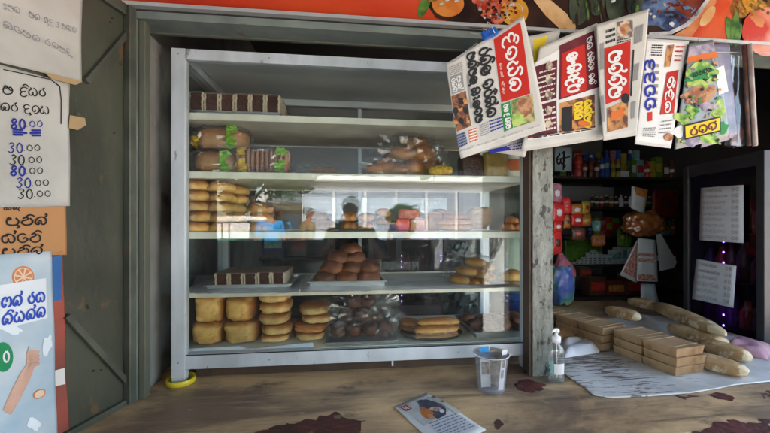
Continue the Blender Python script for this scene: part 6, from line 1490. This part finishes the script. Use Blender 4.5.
# trees
leaf_a = M('leaf_dark', (.03,.07,.02), .6, c2=(.06,.12,.03), scale=2, amt=1); bark = M('bark', (.10,.07,.05), .9, bump=.5, scale=8)
def tree(label, px, v, h, cr, n, seed, crown_w=1.0):
    u, _, _ = MP(px, 225, v); t = thing('tree', label, 'tree', (u, v, GZ)); rr = random.Random(seed)
    b = MB(); b.tube([(0,0,0),(.08,.03,h*.35),(.0,.1,h*.62),(.1,.05,h*.85)], [.17,.13,.09,.03], 10)
    for k in range(7):
        a = rr.uniform(0, 6.3); z0 = h*rr.uniform(.35, .6); L = cr*rr.uniform(.5, .9)
        b.tube([(.03,.05,z0),(math.cos(a)*L*.5, math.sin(a)*L*.5, z0+h*.12),(math.cos(a)*L, math.sin(a)*L, z0+h*.2)], [.06,.04,.015], 6)
    b.build('trunk', bark, t)
    b = MB(); cl = [(rr.gauss(0, cr*.45)*crown_w, rr.gauss(0, cr*.45), h*.72+rr.gauss(0, cr*.38), rr.uniform(.25, .5)*cr) for _ in range(22)]
    for i in range(n):
        c = rr.choice(cl); d = Vector((rr.gauss(0,1), rr.gauss(0,1), rr.gauss(0,1))).normalized()*c[3]*rr.uniform(.5, 1.05)
        p = Vector(c[:3])+d; a = Vector((rr.gauss(0,1), rr.gauss(0,1), rr.gauss(0,.6))).normalized()*rr.uniform(.07, .14); q = a.orthogonal().normalized()*rr.uniform(.04, .07)
        b.add([p-a, p+q, p+a, p-q], [(0,1,2,3)], 0, False)
    b.build('crown', leaf_a, t)
tree('dense dark tree standing to one side of the small brown shop', 252, -12, 4.9, 1.5, 5200, 3)
tree('tree rising behind the small brown shop', 292, -22, 6.5, 2.4, 5200, 5)
tree('small bushy tree in front of the barred shutters', 405, -11.5, 2.4, .55, 2600, 8)
tree('tall tree beyond the grey boundary wall', 520, -20, 7, 2.6, 5000, 11)
# three wheeled taxi
u, v_, w_ = MP(243, 225, -10.5)
tk = thing('three_wheeler', 'small green and white three wheeled taxi parked across the street', 'three wheeler', (u, -10.5, GZ+.004), .3)
b = MB(); b.prism([(-1.2,.35),(1.0,.35),(1.25,.6),(1.15,1.0),(.75,1.05),(.55,.62),(.0,.62),(-.1,1.0),(-1.2,1.0)], -.6, .6, axis='y'); b.build('body', M('tuk_green', (.05,.2,.12), .35), tk, bevel=.03)
b = MB(); b.prism([(-1.22,1.5),(.55,1.55),(.6,1.62),(.4,1.72),(-1.1,1.70),(-1.25,1.6)], -.62, .62, axis='y'); b.build('hood', M('tuk_hood', (.55,.56,.55), .6), tk, bevel=.03)
b = MB()
for y in (-.58,.58): b.tube([(1.1,y,1.0),(.55,y,1.56)], .025); b.tube([(-.1,y,.98),(-.1,y,1.56)], .02); b.tube([(-1.18,y,.98),(-1.2,y,1.56)], .025)
b.build('hood_frame', c_blk, tk)
b = MB(); b.add([(1.1,-.5,1.03),(1.1,.5,1.03),(.62,.5,1.53),(.62,-.5,1.53)], [(0,1,2,3)]); b.build('windscreen', clear_m, tk)
for (x, y) in ((-.85,-.5),(-.85,.5),(1.0,0)):
    b = MB(); b.X = Matrix.Translation((x, y, .24)) @ Matrix.Rotation(PI/2, 4, 'X'); b.lathe([(.10,-.05),(.22,-.055),(.24,-.03),(.24,.03),(.22,.055),(.10,.05)], 0, 0, 22); wv = b.build('wheel', c_blk, tk)
    b = MB(); b.X = Matrix.Translation((x, y, .24)) @ Matrix.Rotation(PI/2, 4, 'X'); b.lathe([(0,-.03),(.10,-.045),(.10,.045),(0,.03)], 0, 0, 16); b.build('hub', tray_m, wv)
# ---------------------------------------------------------------- people
skin = M('skin_brown', (.20,.10,.06), .55, c2=(.16,.08,.05), scale=10)
hairm = M('hair_black', (.01,.009,.009), .5)
def person(label, u, v, rz, hgt, arms, shirt, trouser, lean=0, fingers=True, long_hair=False, cap=None):
    s_ = hgt/1.7
    t_verts = []; radii = []; edges = []
    def jv(p, r): t_verts.append((p[0]*s_, p[1]*s_, p[2]*s_)); radii.append((r[0]*s_, r[1]*s_) if isinstance(r, tuple) else (r*s_, r*s_)); return len(t_verts)-1
    def ch(start, pts):
        a = start
        for p, r in pts: bb = jv(p, r); edges.append((a, bb)); a = bb
        return a
    pel = jv((0, 0, .92), (.15, .105))
    chest = ch(pel, [((0, .01, 1.08), (.135, .09)), ((0, .0, 1.25), (.16, .105)), ((0, .0, 1.36), (.15, .09))])
    neck = ch(chest, [((0, .0, 1.44), (.06, .058)), ((0, -.012, 1.49), .055)])
    ch(neck, [((0, -.018, 1.545), (.066, .078)), ((0, -.016, 1.60), (.074, .09)), ((0, -.008, 1.655), (.066, .08)), ((0, -.004, 1.685), (.04, .05))])
    for sx in (-1, 1):
        k = ch(pel, [((sx*.095, 0, .84), (.088, .09)), ((sx*.10, -.005, .66), .075), ((sx*.10, 0, .48), .056), ((sx*.10, .012, .36), .054), ((sx*.10, .02, .10), .036), ((sx*.10, .012, .05), .04)])
        ch(k, [((sx*.105, -.07, .03), (.042, .03)), ((sx*.108, -.15, .022), (.036, .02))])
        el, wr, hd = arms[0 if sx < 0 else 1]
        k = ch(chest, [((sx*.17, 0, 1.38), .058), (tuple(el), .043), (tuple(Vector(el).lerp(Vector(wr), .5)), .036), (tuple(wr), .026)])
        wv_ = Vector(wr); d = (Vector(hd)-wv_).normalized(); side = d.cross(Vector((0, 0, 1)))
        side = side.normalized() if side.length > .1 else Vector((0, 1, 0))
        pm_ = ch(k, [(tuple(wv_+d*.045), (.034, .018))])
        for f_, off in enumerate((-.028, -.010, .010, .026)):
            L = (.06, .072, .068, .052)[f_]; p1 = wv_+d*.085+side*off; p2 = p1+d*L*.5+Vector((0, 0, -.004)); p3 = p1+d*L+Vector((0, 0, -.018))
            ch(pm_, [(tuple(p1), .0095), (tuple(p2), .0085), (tuple(p3), .0075)])
        p1 = wv_+d*.035-side*.034*sx; ch(pm_, [(tuple(p1), .011), (tuple(p1+d*.03-side*.014*sx), .0095)])
    me = bpy.data.meshes.new('person'); me.from_pydata(t_verts, edges, []); me.update()
    o = bpy.data.objects.new('person', me); COL.objects.link(o); o.location = W(u, v, GZ+.13 if v > -2.9 else GZ+.004); o.rotation_euler = (0, 0, YAW+rz)
    md = o.modifiers.new('skin', 'SKIN')
    for i, r in enumerate(radii): me.skin_vertices[0].data[i].radius = r
    for i in range(len(radii)): me.skin_vertices[0].data[i].use_root = (i == 0)
    sb = o.modifiers.new('sub', 'SUBSURF'); sb.levels = sb.render_levels = 1
    me.materials.append(skin); tag(o, label, 'person')
    def garment(name, mat, verts_, grow):
        vs = []; ed = []; rr_ = []; mp = {}
        for (a, c) in verts_:
            for q in (a, c):
                if q not in mp: mp[q] = len(vs); vs.append(t_verts[q]); rr_.append((radii[q][0]+grow, radii[q][1]+grow))
            ed.append((mp[a], mp[c]))
        m2 = bpy.data.meshes.new(name); m2.from_pydata(vs, ed, []); m2.update(); g_ = bpy.data.objects.new(name, m2); COL.objects.link(g_); g_.parent = o
        g_.modifiers.new('skin', 'SKIN')
        for i, r in enumerate(rr_): m2.skin_vertices[0].data[i].radius = r; m2.skin_vertices[0].data[i].use_root = (i == 0)
        s2 = g_.modifiers.new('sub', 'SUBSURF'); s2.levels = s2.render_levels = 1; m2.materials.append(mat)
    nz_ = {i: Vector(p) for i, p in enumerate(t_verts)}
    def isarm(e, upper=True): return abs(nz_[e[1]].x) > .15*s_ and nz_[e[1]].z > .95*s_
    tor = [e for e in edges if max(nz_[e[0]].z, nz_[e[1]].z) < 1.37*s_ and min(nz_[e[0]].z, nz_[e[1]].z) > .9*s_ and abs(nz_[e[1]].x) < .12*s_]
    ai = []
    for sx in (-1, 1):
        e0 = [e for e in edges if e[0] == chest and nz_[e[1]].x*sx > .1*s_][0]; e1 = [e for e in edges if e[0] == e0[1]][0]; ai += [e0, e1]
    garment('shirt', shirt, tor+ai, .014*s_)
    legs = [e for e in edges if nz_[e[1]].z < .9*s_ and nz_[e[1]].z > .09*s_ and abs(nz_[e[1]].x) < .13*s_]
    garment('trousers', trouser, legs, .014*s_)
    b = MB(); b.blob((0, .006*s_, 1.625*s_), (.086*s_, .104*s_, .088*s_), 1, 1, 26, 16, .06, 4, 3, fn=lambda q: Vector((q.x, q.y, q.z if q.y > -.55 else max(q.z, .42))) if True else q)
    hr = b.build('hair', cap or hairm, o)
    for v2 in hr.data.vertices:     # lift hairline off the face
        if v2.co.y < -.03*s_ and v2.co.z < 1.655*s_: v2.co.y = -.02*s_; 
        if v2.co.z < 1.56*s_: v2.co.z = 1.56*s_
    b = MB(); b.blob((0, -.108*s_, 1.585*s_), (.013*s_, .018*s_, .022*s_), 1, 1, 10, 8)
    b.build('nose', skin, o)
    b = MB()
    for sx in (-1, 1): b.blob((sx*.03*s_, -.088*s_, 1.612*s_), (.012*s_, .010*s_, .007*s_), 1, 1, 10, 6)
    b.blob((0, -.086*s_, 1.548*s_), (.024*s_, .010*s_, .006*s_), 1, 1, 10, 6); b.build('face_features', M('face_dark', (.05,.02,.018), .5), o)
    return o
hang_arms = [((-.23, .02, 1.12), (-.24, -.03, .90), (-.24, -.05, .8)), ((.23, .02, 1.12), (.24, -.03, .90), (.24, -.05, .8))]
u, v_, _ = MP(270, 225, -5.4); person('man in a bright blue shirt standing in the street, mirrored in the glass', u, v_, 2.6, 1.82, hang_arms, M('shirt_blue', (.03,.22,.48), .8), M('trouser_dark', (.04,.04,.05), .9))
u, v_, _ = MP(308, 225, -5.9); person('person in a dull brown shirt standing further along the street', u, v_, 1.9, 1.8, hang_arms, M('shirt_brown', (.13,.10,.06), .8), M('trouser_dark', (0,0,0)))
u, v_, _ = MP(398, 225, -8); person('person in dark navy clothes near the small bushy tree', u, v_, 0, 1.75, hang_arms, M('shirt_navy', (.015,.025,.08), .8), M('trouser_dark', (0,0,0)))
# the photographer: arms raised to the phone at the camera
pu, pv = P(357, 225, 1.166+.45+.0)[0], -(1.166+.47)
pu = CU+.035; pv = CV-.46
rel = Vector((CU-pu, CV-pv))
ph = (rel.x, -.40, 1.315)
person('person in dark clothes holding up a phone toward the cabinet', pu, pv, PI, 1.54,
       [((-.25, -.10, 1.16), (-.12, -.36, 1.40), (-.06, -.43, 1.44)), ((.25, -.10, 1.16), (.12, -.36, 1.40), (.06, -.43, 1.44))], M('shirt_black', (.02,.02,.025), .9), M('trouser_dark', (0,0,0)))
t = thing('phone', 'dark phone held up level in both hands by the person in dark clothes', 'phone', (CU, CV-.035, CW))
b = MB(); b.box(-.078, -.004, -.037, .078, .004, .037); b.build('phone_body', M('phone_black', (.02,.02,.02), .3), t, bevel=.003)
b = MB(); b.box(-.074, -.0052, -.034, .074, -.0045, .034); b.build('screen', M('phone_screen', (.05,.05,.06), .1), t)
# ================================================================= camera, light
cam = bpy.data.objects.new('camera', bpy.data.cameras.new('camera')); COL.objects.link(cam)
cam.location = CAM; cam.rotation_euler = (PI/2, 0, 0)
cam.data.sensor_width = 36; cam.data.lens = 36*FPX/770; cam.data.shift_y = (HYP-216.5)/770; cam.data.clip_start = .02; cam.data.clip_end = 400
S.camera = cam
w = bpy.data.worlds.new('World'); S.world = w; w.use_nodes = True
nt = w.node_tree; nt.nodes.clear()
bg = nt.nodes.new('ShaderNodeBackground'); ow = nt.nodes.new('ShaderNodeOutputWorld'); sk = nt.nodes.new('ShaderNodeTexSky')
sk.sky_type = 'NISHITA'; sk.sun_disc = False
EL, AZ = R(44), R(25)     # azimuth measured from +Y towards +X
sk.sun_elevation = EL; sk.sun_rotation = AZ; sk.air_density = 1.3; sk.dust_density = 3
bg.inputs[1].default_value = .15
nt.links.new(sk.outputs[0], bg.inputs[0]); nt.links.new(bg.outputs[0], ow.inputs[0])
sl = bpy.data.lights.new('sun', 'SUN'); sl.energy = 4; sl.angle = R(.5); sl.color = (1, .96, .9)
so = bpy.data.objects.new('sun', sl); COL.objects.link(so)
d = Vector((math.sin(AZ)*math.cos(EL), math.cos(AZ)*math.cos(EL), math.sin(EL)))
so.rotation_euler = d.to_track_quat('Z', 'Y').to_euler(); so.location = d*30
vs_ = S.view_settings; vs_.view_transform = 'Standard'; vs_.look = 'None'; vs_.gamma = 1; vs_.use_curve_mapping = False; vs_.exposure = 3.75
S.cycles.use_denoising = True
try: S.cycles.denoiser = 'OPENIMAGEDENOISE'
except Exception: pass
S.cycles.max_bounces = 12; S.cycles.transparent_max_bounces = 24; S.cycles.diffuse_bounces = 6; S.cycles.glossy_bounces = 5
S.cycles.caustics_reflective = False; S.cycles.caustics_refractive = False; S.cycles.sample_clamp_indirect = 8
